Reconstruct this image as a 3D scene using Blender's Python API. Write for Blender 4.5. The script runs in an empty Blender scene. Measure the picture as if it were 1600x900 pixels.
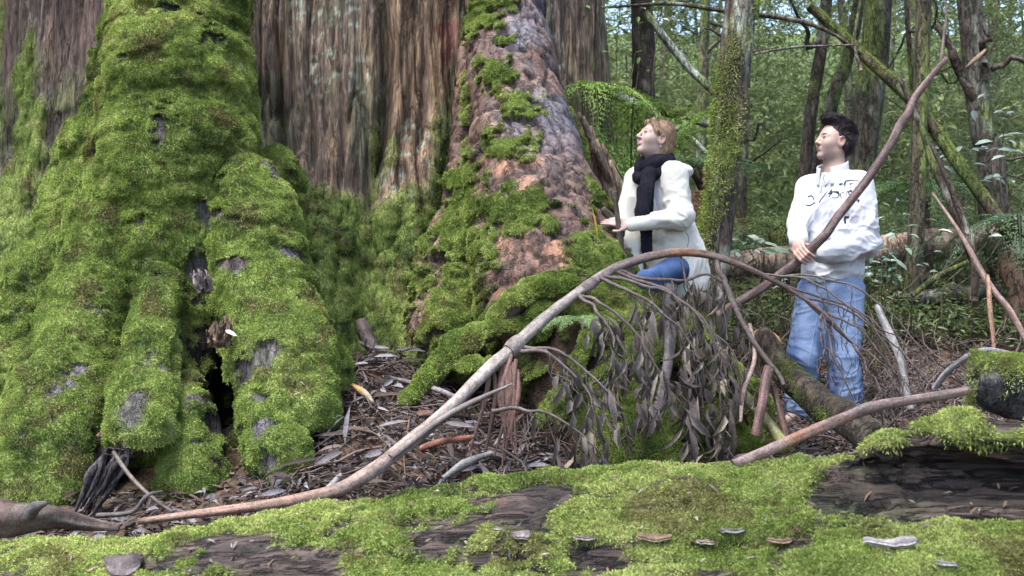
import bpy, math, random
import numpy as np
from mathutils import Vector, Matrix
from mathutils.bvhtree import BVHTree

random.seed(7)
RNG = np.random.default_rng(7)
C = bpy.context.scene.collection
SC = bpy.context.scene

# ------------------------------------------------------------------ camera, sky, sun, exposure
CAM_Z = 1.6
FPX = 1556.0
cam_d = bpy.data.cameras.new("camera")
cam = bpy.data.objects.new("camera", cam_d)
C.objects.link(cam)
cam.location = (0, 0, CAM_Z)
cam.rotation_euler = (math.radians(90), 0, 0)
cam_d.sensor_width = 36.0
cam_d.lens = 36.0 * FPX / 1600.0
cam_d.clip_start = 0.05
cam_d.clip_end = 600
cam_d.dof.use_dof = True
cam_d.dof.focus_distance = 4.7
cam_d.dof.aperture_fstop = 5.0
SC.camera = cam

SUN_EL, SUN_AZ = 66.0, 222.0          # degrees; azimuth clockwise from +Y (north)
world = bpy.data.worlds.new("World")
SC.world = world
world.use_nodes = True
wn = world.node_tree
wn.nodes.clear()
w_out = wn.nodes.new("ShaderNodeOutputWorld")
w_bg = wn.nodes.new("ShaderNodeBackground")
w_sky = wn.nodes.new("ShaderNodeTexSky")
w_sky.sky_type = 'NISHITA'
w_sky.sun_disc = False
w_sky.sun_elevation = math.radians(SUN_EL)
w_sky.sun_rotation = math.radians(SUN_AZ)
w_sky.air_density = 1.0
w_sky.dust_density = 3.0
w_sky.ozone_density = 1.0
w_bg.inputs['Strength'].default_value = 0.11
wn.links.new(w_sky.outputs[0], w_bg.inputs['Color'])
wn.links.new(w_bg.outputs[0], w_out.inputs['Surface'])

sun_d = bpy.data.lights.new("sun", 'SUN')
sun_d.energy = 1.5
sun_d.angle = math.radians(26)
sun_d.color = (1.0, 0.975, 0.94)
sun = bpy.data.objects.new("sun", sun_d)
C.objects.link(sun)
_el, _az = math.radians(SUN_EL), math.radians(SUN_AZ)
_sd = Vector((math.sin(_az) * math.cos(_el), math.cos(_az) * math.cos(_el), math.sin(_el)))
sun.rotation_euler = (-_sd).to_track_quat('-Z', 'Y').to_euler()
sun.location = _sd * 30

SC.view_settings.view_transform = 'Standard'
SC.view_settings.look = 'None'
SC.view_settings.gamma = 1.0
SC.view_settings.use_curve_mapping = False
SC.view_settings.exposure = 2.4
SC.cycles.use_denoising = True
SC.cycles.max_bounces = 6
SC.cycles.diffuse_bounces = 3
SC.cycles.glossy_bounces = 2
SC.cycles.transmission_bounces = 3
SC.cycles.transparent_max_bounces = 8
SC.cycles.caustics_reflective = False
SC.cycles.caustics_refractive = False

# ------------------------------------------------------------------ helpers: points, noise
def at(px, py, d):
    """place measured in the photograph at a distance d (metres) -> world point"""
    return np.array([(px - 800.0) / FPX * d, d, CAM_Z - (py - 450.0) / FPX * d])

def A(*t):
    return np.array(t, float)

def nrm(v):
    v = np.asarray(v, float)
    return v / (np.linalg.norm(v, axis=-1, keepdims=True) + 1e-12)

def _hash(ix, iy, iz, seed):
    h = (ix.astype(np.int64) * 374761393 + iy.astype(np.int64) * 668265263
         + iz.astype(np.int64) * 2147483647 + seed * 1274126177) & 0xFFFFFFFF
    h = ((h ^ (h >> 13)) * 1274126177) & 0xFFFFFFFF
    h = ((h ^ (h >> 16)) * 2246822519) & 0xFFFFFFFF
    return (h ^ (h >> 15)) & 0xFFFFFFFF

def _rnd(ix, iy, iz, seed):
    return _hash(ix, iy, iz, seed) / 4294967295.0

def noise(p, seed=0):
    """value noise in about -1..1, p (N,3)"""
    p = np.asarray(p, float)
    i = np.floor(p).astype(np.int64)
    f = p - i
    u = f * f * f * (f * (f * 6 - 15) + 10)
    r = 0
    for dx in (0, 1):
        wx = u[:, 0] if dx else 1 - u[:, 0]
        for dy in (0, 1):
            wy = u[:, 1] if dy else 1 - u[:, 1]
            for dz in (0, 1):
                wz = u[:, 2] if dz else 1 - u[:, 2]
                r = r + wx * wy * wz * _rnd(i[:, 0] + dx, i[:, 1] + dy, i[:, 2] + dz, seed)
    return r * 2 - 1

def fbm(p, o=4, seed=0, gain=0.5):
    a, s, t = 1.0, 0.0, 0.0
    p = np.asarray(p, float)
    for k in range(o):
        s = s + a * noise(p * 2.03 ** k + 17.3 * k, seed + k)
        t += a
        a *= gain
    return s / t

def worley(p, seed=0):
    """distance to the nearest feature point and that cell's random number"""
    p = np.asarray(p, float)
    i = np.floor(p).astype(np.int64)
    best = np.full(len(p), 9.0)
    cid = np.zeros(len(p))
    for dx in (-1, 0, 1):
        for dy in (-1, 0, 1):
            for dz in (-1, 0, 1):
                c = i + np.array([dx, dy, dz])
                q = np.stack([c[:, k] + _rnd(c[:, 0], c[:, 1], c[:, 2], seed + k) for k in range(3)], 1)
                d = np.linalg.norm(p - q, axis=1)
                m = d < best
                best = np.where(m, d, best)
                cid = np.where(m, _rnd(c[:, 0], c[:, 1], c[:, 2], seed + 9), cid)
    return best, cid

def sstep(a, b, x):
    t = np.clip((x - a) / (b - a), 0, 1)
    return t * t * (3 - 2 * t)

def lerp(a, b, t):
    t = np.asarray(t)
    if np.ndim(a) >= 1 or np.ndim(b) >= 1:
        t = t[..., None]
    return np.asarray(a) * (1 - t) + np.asarray(b) * t

# ------------------------------------------------------------------ helpers: distance-field modelling
class SDF:
    def __init__(s, lo, hi, h):
        s.h = h
        s.lo = np.asarray(lo, float)
        n = np.ceil((np.asarray(hi, float) - s.lo) / h).astype(int) + 1
        s.n = n
        s.ax = [s.lo[k] + np.arange(n[k]) * h for k in range(3)]
        s.D = np.full(n, 0.5, np.float32)

    def _win(s, lo, hi):
        a = np.clip(np.floor((lo - s.lo) / s.h).astype(int), 0, s.n)
        b = np.clip(np.ceil((hi - s.lo) / s.h).astype(int) + 1, 0, s.n)
        if np.any(b <= a):
            return None
        sl = tuple(slice(a[k], b[k]) for k in range(3))
        g = np.meshgrid(*[s.ax[k][sl[k]].astype(np.float32) for k in range(3)], indexing='ij')
        return sl, g

    def _comb(s, sl, d, k, sub):
        D = s.D[sl]
        if sub:
            h = np.maximum(k - np.abs(D + d), 0) / max(k, 1e-6)
            s.D[sl] = np.maximum(D, -d) + h * h * k * 0.25
        else:
            h = np.maximum(k - np.abs(D - d), 0) / max(k, 1e-6)
            s.D[sl] = np.minimum(D, d) - h * h * k * 0.25

    def cap(s, a, b, ra, rb=None, k=0.03, sub=False, flat=None):
        """round cone from a to b; flat=(direction, factor) squeezes it along a direction"""
        rb = ra if rb is None else rb
        a, b = np.asarray(a, float), np.asarray(b, float)
        r = max(ra, rb) * (max(1, flat[1]) if flat else 1)
        m = r + k + 3 * s.h
        w = s._win(np.minimum(a, b) - m, np.maximum(a, b) + m)
        if w is None:
            return s
        sl, (X, Y, Z) = w
        X, Y, Z = X - a[0], Y - a[1], Z - a[2]
        ba = b - a
        f = 1.0
        if flat:
            n, f = nrm(flat[0]), flat[1]
            q = (X * n[0] + Y * n[1] + Z * n[2]) * (1 / f - 1)
            X, Y, Z = X + q * n[0], Y + q * n[1], Z + q * n[2]
            ba = ba + n * (ba @ n) * (1 / f - 1)
        bb = max(ba @ ba, 1e-9)
        t = np.clip((X * ba[0] + Y * ba[1] + Z * ba[2]) / bb, 0, 1)
        d = np.sqrt((X - t * ba[0]) ** 2 + (Y - t * ba[1]) ** 2 + (Z - t * ba[2]) ** 2) - (ra + (rb - ra) * t)
        s._comb(sl, d * min(1.0, f), k, sub)
        return s

    def chain(s, pts, rs, k=0.03, sub=False, flat=None):
        for i in range(len(pts) - 1):
            s.cap(pts[i], pts[i + 1], rs[i], rs[i + 1], k, sub, flat)
        return s

    def ell(s, c, r, R=None, k=0.03, sub=False):
        """ellipsoid; R rows are its local axes"""
        c, r = np.asarray(c, float), np.asarray(r, float)
        m = r.max() + k + 3 * s.h
        w = s._win(c - m, c + m)
        if w is None:
            return s
        sl, (X, Y, Z) = w
        X, Y, Z = X - c[0], Y - c[1], Z - c[2]
        if R is not None:
            X, Y, Z = (R[0][0] * X + R[0][1] * Y + R[0][2] * Z, R[1][0] * X + R[1][1] * Y + R[1][2] * Z,
                       R[2][0] * X + R[2][1] * Y + R[2][2] * Z)
        k0 = np.sqrt((X / r[0]) ** 2 + (Y / r[1]) ** 2 + (Z / r[2]) ** 2)
        k1 = np.sqrt((X / r[0] ** 2) ** 2 + (Y / r[1] ** 2) ** 2 + (Z / r[2] ** 2) ** 2) + 1e-9
        s._comb(sl, k0 * (k0 - 1) / k1, k, sub)
        return s

    def cut(s, point, normal, k=0.01):
        """remove everything on the side the normal points to"""
        n = nrm(normal)
        g = np.meshgrid(*[x.astype(np.float32) for x in s.ax], indexing='ij')
        d = (g[0] - point[0]) * n[0] + (g[1] - point[1]) * n[1] + (g[2] - point[2]) * n[2]
        s.D = np.maximum(s.D, d.astype(np.float32))
        return s

    def mesh(s):
        D = s.D
        D[0], D[-1] = 0.5, 0.5
        D[:, 0], D[:, -1] = 0.5, 0.5
        D[:, :, 0], D[:, :, -1] = 0.5, 0.5
        S = D < 0
        c = [S[i:i - 1 or None, j:j - 1 or None, k:k - 1 or None] for i in (0, 1) for j in (0, 1) for k in (0, 1)]
        cnt = sum(x.astype(np.int8) for x in c)
        act = (cnt > 0) & (cnt < 8)
        I = np.argwhere(act)
        idx = np.full(act.shape, -1, np.int64)
        idx[act] = np.arange(len(I))
        acc = np.zeros((len(I), 3))
        num = np.zeros(len(I))
        offs = [np.array([i, j, k]) for i in (0, 1) for j in (0, 1) for k in (0, 1)]
        val = {tuple(o): D[I[:, 0] + o[0], I[:, 1] + o[1], I[:, 2] + o[2]] for o in offs}
        for o in offs:
            for a in range(3):
                if o[a] == 0:
                    o2 = o.copy()
                    o2[a] = 1
                    v0, v1 = val[tuple(o)], val[tuple(o2)]
                    m = (v0 < 0) != (v1 < 0)
                    t = v0[m] / (v0[m] - v1[m])
                    q = np.tile(o.astype(float), (m.sum(), 1))
                    q[:, a] = t
                    acc[m] += q
                    num[m] += 1
        V = s.lo + (I + acc / num[:, None]) * s.h
        F = []
        for a in range(3):
            b, c2 = (a + 1) % 3, (a + 2) % 3
            s0 = [slice(None)] * 3
            s1 = [slice(None)] * 3
            s0[a], s1[a] = slice(0, -1), slice(1, None)
            ch = S[tuple(s0)] != S[tuple(s1)]
            E = np.argwhere(ch)
            ok = (E[:, b] > 0) & (E[:, c2] > 0) & (E[:, b] < s.n[b] - 1) & (E[:, c2] < s.n[c2] - 1)
            E = E[ok]
            eb = np.zeros(3, int); eb[b] = 1
            ec = np.zeros(3, int); ec[c2] = 1
            g = lambda q: idx[q[:, 0], q[:, 1], q[:, 2]]
            Q = np.stack([g(E - eb - ec), g(E - ec), g(E), g(E - eb)], 1)
            ins = S[E[:, 0], E[:, 1], E[:, 2]]
            Q[~ins] = Q[~ins][:, ::-1]
            F.append(Q)
        F = np.concatenate(F)
        F = F[(F >= 0).all(1)]
        return V, F

def vnormals(V, F):
    n = np.zeros_like(V)
    if F.shape[1] == 4:
        fn = np.cross(V[F[:, 2]] - V[F[:, 0]], V[F[:, 3]] - V[F[:, 1]])
    else:
        fn = np.cross(V[F[:, 1]] - V[F[:, 0]], V[F[:, 2]] - V[F[:, 0]])
    for k in range(F.shape[1]):
        for a in range(3):
            n[:, a] += np.bincount(F[:, k], fn[:, a], minlength=len(V))
    return nrm(n)

def relax(V, F, it=2, w=0.5):
    E = np.concatenate([F[:, [k, (k + 1) % F.shape[1]]] for k in range(F.shape[1])])
    deg = np.bincount(E.ravel(), minlength=len(V)).astype(float)
    for _ in range(it):
        s = np.zeros_like(V)
        for a in range(3):
            s[:, a] = np.bincount(E[:, 0], V[E[:, 1], a], minlength=len(V)) + np.bincount(E[:, 1], V[E[:, 0], a], minlength=len(V))
        V = V * (1 - w) + w * s / deg[:, None]
    return V

# ------------------------------------------------------------------ helpers: mesh objects
def link(name, me, parent=None):
    o = bpy.data.objects.new(name, me)
    C.objects.link(o)
    if parent is not None:
        o.parent = parent
        o.matrix_parent_inverse = Matrix.Translation(parent.location).inverted() if parent.parent is None else Matrix.Identity(4)
    return o

def mk(name, V, F, mat, parent=None, col=None, smooth=True, attrs=None):
    """V (N,3), F = (M,k) array or a list of such arrays -> ONE mesh object"""
    V = np.asarray(V, float)
    Fs = F if isinstance(F, list) else [F]
    Fs = [np.asarray(f, np.int64) for f in Fs if len(f)]
    org = np.zeros(3)
    if parent is None:
        org = np.array([(V[:, 0].min() + V[:, 0].max()) / 2, (V[:, 1].min() + V[:, 1].max()) / 2, V[:, 2].min()])
    me = bpy.data.meshes.new(name)
    lv = np.concatenate([f.ravel() for f in Fs])
    tot = np.concatenate([np.full(len(f), f.shape[1]) for f in Fs])
    st = np.concatenate([[0], np.cumsum(tot)[:-1]])
    me.vertices.add(len(V))
    me.vertices.foreach_set('co', (V - org).astype(np.float32).ravel())
    me.loops.add(len(lv))
    me.loops.foreach_set('vertex_index', lv.astype(np.int32))
    me.polygons.add(len(tot))
    me.polygons.foreach_set('loop_start', st.astype(np.int32))
    me.polygons.foreach_set('loop_total', tot.astype(np.int32))
    me.polygons.foreach_set('use_smooth', np.full(len(tot), smooth, bool))
    if col is not None:
        col = np.asarray(col, float)
        if col.ndim == 1:
            col = np.tile(col, (len(V), 1))
        a = me.attributes.new('Col', 'FLOAT_COLOR', 'POINT')
        a.data.foreach_set('color', np.concatenate([np.clip(col, 0, 1), np.ones((len(V), 1))], 1).astype(np.float32).ravel())
    for k, v in (attrs or {}).items():
        a = me.attributes.new(k, 'FLOAT', 'POINT')
        a.data.foreach_set('value', np.asarray(v, np.float32))
    me.update(calc_edges=True)
    me.validate()
    me.materials.append(mat)
    o = link(name, me, parent)
    o.location = org
    return o

def tag(o, label=None, cat=None, group=None, kind=None):
    if label: o['label'] = label
    if cat: o['category'] = cat
    if group: o['group'] = group
    if kind: o['kind'] = kind
    return o

def empty(name, loc, label=None, cat=None, group=None):
    o = bpy.data.objects.new(name, None)
    C.objects.link(o)
    o.location = Vector(loc)
    o.empty_display_size = 0.1
    return tag(o, label, cat, group)

def kids(o):
    return [c for c in C.objects if c.parent is o]

class MB:
    """collects shapes; build() links them as ONE mesh object"""
    def __init__(s):
        s.V, s.F3, s.F4, s.col, s.n = [], [], [], [], 0
    def add(s, V, F, col=None):
        V = np.asarray(V, float)
        F = np.asarray(F, np.int64)
        s.V.append(V)
        (s.F4 if F.shape[1] == 4 else s.F3).append(F + s.n)
        c = np.asarray((.5, .5, .5) if col is None else col, float)
        if c.ndim == 1:
            c = np.tile(c, (len(V), 1))
        s.col.append(c)
        s.n += len(V)
        return s
    def build(s, name, mat, parent=None, smooth=True):
        F = ([np.concatenate(s.F4)] if s.F4 else []) + ([np.concatenate(s.F3)] if s.F3 else [])
        return mk(name, np.concatenate(s.V), F, mat, parent, np.concatenate(s.col), smooth)

def spline(P, n):
    """Catmull-Rom through P (any columns), n samples"""
    P = np.asarray(P, float)
    if len(P) < 3:
        t = np.linspace(0, 1, n)[:, None]
        return P[0] * (1 - t) + P[-1] * t
    Q = np.vstack([2 * P[0] - P[1], P, 2 * P[-1] - P[-2]])
    u = np.linspace(0, len(P) - 1 - 1e-9, n)
    i = u.astype(int)
    t = (u - i)[:, None]
    a, b, c, d = Q[i], Q[i + 1], Q[i + 2], Q[i + 3]
    return 0.5 * (2 * b + (c - a) * t + (2 * a - 5 * b + 4 * c - d) * t ** 2 + (3 * b - a - 3 * c + d) * t ** 3)

def frames(P):
    T = nrm(np.gradient(P, axis=0))
    ref = np.array([0, 0, 1.0]) if abs(T[:, 2]).mean() < 0.8 else np.array([1.0, 0, 0])
    N = nrm(np.cross(T, ref))
    B = np.cross(N, T)
    return T, N, B

def tube(P, R, seg=8, bump=0.0, seed=0, freq=3.0, caps=True, ridge=0):
    """tapered tube along P with radii R and uneven bark-like skin"""
    P = np.asarray(P, float)
    n = len(P)
    R = np.interp(np.linspace(0, 1, n), np.linspace(0, 1, len(R)), R) if len(np.atleast_1d(R)) != n else np.asarray(R, float)
    T, N, B = frames(P)
    th = np.linspace(0, 2 * np.pi, seg, endpoint=False)
    D = N[:, None] * np.cos(th)[None, :, None] + B[:, None] * np.sin(th)[None, :, None]
    rr = np.tile(R[:, None], (1, seg))
    if bump:
        L = np.concatenate([[0], np.cumsum(np.linalg.norm(np.diff(P, axis=0), axis=1))])
        q = np.stack([np.tile(np.cos(th), (n, 1)) * 1.3, np.tile(np.sin(th), (n, 1)) * 1.3, np.tile((L * freq)[:, None], (1, seg))], -1)
        rr = rr * (1 + bump * fbm(q.reshape(-1, 3) + seed * 3.7, 3, seed).reshape(n, seg))
    V = (P[:, None] + D * rr[..., None]).reshape(-1, 3)
    i = np.arange(n - 1)[:, None] * seg
    j = np.arange(seg)[None]
    j2 = (j + 1) % seg
    F = np.stack([i + j, i + j2, i + seg + j2, i + seg + j], -1).reshape(-1, 4)
    if caps:
        V = np.vstack([V, P[0], P[-1]])
        c0, c1 = n * seg, n * seg + 1
        jj = np.arange(seg)
        a = np.stack([jj, np.full(seg, c0), np.full(seg, c0), (jj + 1) % seg], 1)
        b = np.stack([(n - 1) * seg + jj, (n - 1) * seg + (jj + 1) % seg, np.full(seg, c1), np.full(seg, c1)], 1)
        return V, F, np.concatenate([a[:, [0, 1, 3]][:, ::-1], b[:, [0, 1, 2]]])
    return V, F, np.zeros((0, 3), int)

def bark_rings(P, seg, base, seed=0, lich=.25, crack=.8, caps=True, freq=5.0):
    """colours for a tube: lengthwise streaks, cracks, pale lichen spots and dark scars"""
    P = np.asarray(P, float)
    n = len(P)
    L = np.concatenate([[0], np.cumsum(np.linalg.norm(np.diff(P, axis=0), axis=1))])
    th = np.linspace(0, 2 * np.pi, seg, endpoint=False)
    c_, s_ = np.tile(np.cos(th), (n, 1)).ravel(), np.tile(np.sin(th), (n, 1)).ravel()
    l_ = np.repeat(L, seg)
    q = np.stack([c_, s_, l_], 1) + seed * 5.3
    base = np.asarray(base, float)
    if base.ndim == 1: base = np.tile(base, (n * seg, 1))
    c = base * (1 + .5 * fbm(q * [1.6, 1.6, freq], 4, seed) + .35 * fbm(q * [3.5, 3.5, freq * .5], 2, seed + 2))[:, None]
    ck = np.clip(1 - np.abs(fbm(q * [2.2, 2.2, freq * .35], 3, seed + 4)) * 6, 0, 1)
    c = lerp(c, c * .35, ck * crack)
    c = lerp(c, np.array([.26, .27, .245]), sstep(.22, .4, fbm(q * [1.8, 1.8, freq * 3], 3, seed + 6)) * lich)
    if caps: c = np.vstack([c, c[:1], c[-1:]])
    return np.clip(c, .005, 1)

def add_tube(mb, P, R, col=None, **kw):
    V, F, F3 = tube(P, R, **kw)
    if callable(col):
        col = col(V)
    mb.add(V, F, col)
    if len(F3):
        mb.F3.append(F3 + mb.n - len(V))
    return mb

def leaves(pos, dirs, nor, L, W, fold=0.25, curl=0.15):
    """many pointed leaves, each 8 vertices and 6 faces folded along the midrib"""
    pos, dirs = np.asarray(pos, float), nrm(dirs)
    side = nrm(np.cross(dirs, nor))
    up = np.cross(side, dirs)
    L = np.asarray(L, float)[:, None]
    W = np.asarray(W, float)[:, None]
    prof = [(0, 0, 0), (.3, .42, 1), (.3, -.42, 1), (.3, 0, 0), (.68, .38, 1), (.68, -.38, 1), (.68, 0, 0), (1, 0, 0)]
    V = []
    for (t, s_, e) in prof:
        V.append(pos + dirs * L * t + side * W * s_ + up * (W * fold * e - L * curl * t * t))
    n = len(pos)
    V = np.stack(V, 1).reshape(-1, 3)
    b = np.arange(n)[:, None] * 8
    f3 = np.array([[0, 3, 1], [0, 2, 3], [4, 6, 7], [6, 5, 7]])
    f4 = np.array([[1, 3, 6, 4], [3, 2, 5, 6]])
    return V, (b[:, None] + f4[None]).reshape(-1, 4), (b[:, None] + f3[None]).reshape(-1, 3)

def add_leaves(mb, pos, dirs, nor, L, W, col, **kw):
    V, F4, F3 = leaves(pos, dirs, nor, L, W, **kw)
    mb.add(V, F4, np.repeat(np.asarray(col, float), 8, 0) if np.ndim(col) == 2 else col)
    mb.F3.append(F3 + mb.n - len(V))
    return mb

def scatter(V, F, w, n, rng=RNG):
    """n points on a mesh, denser where the per-vertex weight w is high"""
    T = np.concatenate([F[:, [0, 1, 2]], F[:, [0, 2, 3]]]) if F.shape[1] == 4 else F
    ar = np.linalg.norm(np.cross(V[T[:, 1]] - V[T[:, 0]], V[T[:, 2]] - V[T[:, 0]]), axis=1) * w[T].mean(1)
    i = rng.choice(len(T), n, p=ar / ar.sum())
    a, b = rng.random(n), rng.random(n)
    m = a + b > 1
    a[m], b[m] = 1 - a[m], 1 - b[m]
    wt = np.stack([1 - a - b, a, b], 1)
    return T[i], wt

def tufts(V, F, N, w, n, L, W, up=0.35, jit=0.6, rng=RNG):
    """moss fronds: thin bent blades standing on a surface"""
    T, wt = scatter(V, F, w, n, rng)
    p = (V[T] * wt[..., None]).sum(1)
    nn = nrm((N[T] * wt[..., None]).sum(1))
    d = nrm(nn + np.array([0, 0, up]) + rng.normal(0, jit, (n, 3)))
    s = nrm(np.cross(d, rng.normal(0, 1, (n, 3))))
    l = L * rng.uniform(0.55, 1.25, n)[:, None]
    wd = W * rng.uniform(0.6, 1.2, n)[:, None]
    mid = p + d * l * 0.55
    tip = p + d * l + np.array([0, 0, -0.25]) * l
    Q = np.stack([p - nn * 0.004, mid - s * wd * 0.5, mid + s * wd * 0.5, tip], 1).reshape(-1, 3)
    b = np.arange(n)[:, None] * 4
    return Q, b + np.array([[0, 2, 3, 1]]), p, T

# ------------------------------------------------------------------ helpers: materials
MATS = {}
def mat(name, rough=0.8, stretch=(1, 1, 1), scale=30.0, contrast=0.5, bump=0.4, bump_dist=0.01, spec=0.3,
        trans=0.0, fine=0.0, sheen=0.0, base=None, shear=None, crack=0.0, crack_scale=0.5):
    """procedural material: the surface's own colour (attribute Col or base) varied by stretched noise, with a bump"""
    if name in MATS:
        return MATS[name]
    m = bpy.data.materials.new(name)
    m.use_nodes = True
    t = m.node_tree
    t.nodes.clear()
    N = t.nodes.new
    out = N("ShaderNodeOutputMaterial")
    bs = N("ShaderNodeBsdfPrincipled")
    tc = N("ShaderNodeTexCoord")
    mp = N("ShaderNodeMapping")
    mp.inputs['Scale'].default_value = stretch
    if shear:                                   # grain that follows a leaning root
        sp, cx, ad0 = N("ShaderNodeSeparateXYZ"), N("ShaderNodeCombineXYZ"), N("ShaderNodeVectorMath")
        t.links.new(tc.outputs['Object'], sp.inputs[0])
        for k_ in (0, 1):
            mm = N("ShaderNodeMath")
            mm.operation = 'MULTIPLY'
            mm.inputs[1].default_value = shear[k_]
            t.links.new(sp.outputs[2], mm.inputs[0])
            t.links.new(mm.outputs[0], cx.inputs[k_])
        t.links.new(tc.outputs['Object'], ad0.inputs[0])
        t.links.new(cx.outputs[0], ad0.inputs[1])
        t.links.new(ad0.outputs[0], mp.inputs[0])
    else:
        t.links.new(tc.outputs['Object'], mp.inputs[0])
    nz = N("ShaderNodeTexNoise")
    nz.inputs['Scale'].default_value = scale
    nz.inputs['Detail'].default_value = 6
    nz.inputs['Roughness'].default_value = 0.65
    t.links.new(mp.outputs[0], nz.inputs['Vector'])
    mr = N("ShaderNodeMapRange")
    mr.inputs['From Min'].default_value = 0.3
    mr.inputs['From Max'].default_value = 0.7
    mr.inputs['To Min'].default_value = 1 - contrast
    mr.inputs['To Max'].default_value = 1 + contrast
    t.links.new(nz.outputs['Fac'], mr.inputs['Value'])
    if base is None:
        at_ = N("ShaderNodeAttribute")
        at_.attribute_name = 'Col'
        csock = at_.outputs['Color']
    else:
        rgb = N("ShaderNodeRGB")
        rgb.outputs[0].default_value = (*base, 1)
        csock = rgb.outputs[0]
    mul = N("ShaderNodeVectorMath")
    mul.operation = 'MULTIPLY'
    t.links.new(csock, mul.inputs[0])
    if crack:
        am0, mxa = N("ShaderNodeAttribute"), N("ShaderNodeMix")
        am0.attribute_name = 'moss'
        mxa.inputs[3].default_value = 1.0
        t.links.new(am0.outputs['Fac'], mxa.inputs[0])
        t.links.new(mr.outputs[0], mxa.inputs[2])
        t.links.new(mxa.outputs[0], mul.inputs[1])
    else:
        t.links.new(mr.outputs[0], mul.inputs[1])
    col = mul.outputs[0]
    cr_out = None
    if crack:                                   # fine dark splits where the grain opens
        n3 = N("ShaderNodeTexNoise")
        n3.inputs['Scale'].default_value = scale * crack_scale
        n3.inputs['Detail'].default_value = 5
        n3.inputs['Roughness'].default_value = 0.6
        t.links.new(mp.outputs[0], n3.inputs['Vector'])
        sb, ab, m3 = N("ShaderNodeMath"), N("ShaderNodeMath"), N("ShaderNodeMapRange")
        sb.operation, ab.operation = 'SUBTRACT', 'ABSOLUTE'
        sb.inputs[1].default_value = 0.5
        t.links.new(n3.outputs['Fac'], sb.inputs[0])
        t.links.new(sb.outputs[0], ab.inputs[0])
        m3.inputs['From Max'].default_value = 0.045
        m3.inputs['To Min'].default_value = 1 - crack
        m3.inputs['To Max'].default_value = 1.0
        t.links.new(ab.outputs[0], m3.inputs['Value'])
        cr_out = m3.outputs[0]
        am, mx4 = N("ShaderNodeAttribute"), N("ShaderNodeMath")
        am.attribute_name = 'moss'
        mx4.operation = 'MAXIMUM'
        t.links.new(am.outputs['Fac'], mx4.inputs[1])
        t.links.new(cr_out, mx4.inputs[0])
        cr_out = mx4.outputs[0]
        m4 = N("ShaderNodeVectorMath")
        m4.operation = 'MULTIPLY'
        t.links.new(col, m4.inputs[0])
        t.links.new(cr_out, m4.inputs[1])
        col = m4.outputs[0]
    t.links.new(col, bs.inputs['Base Color'])
    bs.inputs['Roughness'].default_value = rough
    bs.inputs['Specular IOR Level'].default_value = spec
    if sheen:
        bs.inputs['Sheen Weight'].default_value = sheen
    if bump:
        bp = N("ShaderNodeBump")
        bp.inputs['Strength'].default_value = bump
        bp.inputs['Distance'].default_value = bump_dist
        src = nz.outputs['Fac']
        if fine:
            n2 = N("ShaderNodeTexNoise")
            n2.inputs['Scale'].default_value = scale * fine
            n2.inputs['Detail'].default_value = 3
            t.links.new(mp.outputs[0], n2.inputs['Vector'])
            ad = N("ShaderNodeMath")
            ad.operation = 'MULTIPLY_ADD'
            ad.inputs[1].default_value = 0.5
            t.links.new(n2.outputs['Fac'], ad.inputs[0])
            t.links.new(nz.outputs['Fac'], ad.inputs[2])
            src = ad.outputs[0]
            m5, m6 = N("ShaderNodeMapRange"), N("ShaderNodeVectorMath")
            m6.operation = 'MULTIPLY'
            m5.inputs['From Min'].default_value, m5.inputs['From Max'].default_value = .3, .7
            m5.inputs['To Min'].default_value, m5.inputs['To Max'].default_value = 1 - contrast * .7, 1 + contrast * .7
            t.links.new(n2.outputs['Fac'], m5.inputs['Value'])
            t.links.new(col, m6.inputs[0])
            t.links.new(m5.outputs[0], m6.inputs[1])
            t.links.new(m6.outputs[0], bs.inputs['Base Color'])
        if cr_out is not None:
            a2 = N("ShaderNodeMath")
            a2.operation = 'ADD'
            t.links.new(src, a2.inputs[0])
            t.links.new(cr_out, a2.inputs[1])
            src = a2.outputs[0]
        t.links.new(src, bp.inputs['Height'])
        t.links.new(bp.outputs[0], bs.inputs['Normal'])
    if trans:
        tr = N("ShaderNodeBsdfTranslucent")
        t.links.new(col, tr.inputs['Color'])
        mx = N("ShaderNodeMixShader")
        mx.inputs[0].default_value = trans
        t.links.new(bs.outputs[0], mx.inputs[1])
        t.links.new(tr.outputs[0], mx.inputs[2])
        t.links.new(mx.outputs[0], out.inputs['Surface'])
    else:
        t.links.new(bs.outputs[0], out.inputs['Surface'])
    MATS[name] = m
    return m

M_MOSS = mat('moss cushion', rough=0.9, scale=90, contrast=0.45, bump=0.8, bump_dist=0.012, spec=0.15)
M_FUZZ = mat('moss fronds', rough=0.75, scale=20, contrast=0.25, bump=0, spec=0.2, trans=0.3)
M_BARK = mat('fibrous bark', rough=0.75, stretch=(1, 1, 0.11), scale=42, contrast=0.6, bump=1.0, bump_dist=0.02, fine=3.0, spec=0.35, crack=.45, crack_scale=.32)
M_ROOT = mat('leaning root bark', rough=0.6, stretch=(1, 1, 0.05), scale=30, contrast=0.42, bump=0.6, bump_dist=0.02, fine=3.0, spec=0.4, crack=.65, crack_scale=.3, shear=(.15, .60))
M_LOGW = mat('rotten log wood', rough=0.7, stretch=(0.07, 1, 1), scale=60, contrast=0.6, bump=1.0, bump_dist=0.014, fine=3.0, spec=0.35, crack=.85, crack_scale=.4)
M_STICK = mat('weathered branch bark', rough=0.6, scale=40, contrast=0.4, bump=0.5, bump_dist=0.005, fine=4, spec=0.35)
M_TRUNK = mat('lichen spotted bark', rough=0.85, stretch=(1, 1, 0.3), scale=34, contrast=0.6, bump=0.8, bump_dist=0.014, fine=3, crack=.7, crack_scale=.4)
M_SOIL = mat('forest soil', rough=0.95, scale=22, contrast=0.5, bump=0.9, bump_dist=0.03, fine=4, spec=0.2)
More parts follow.
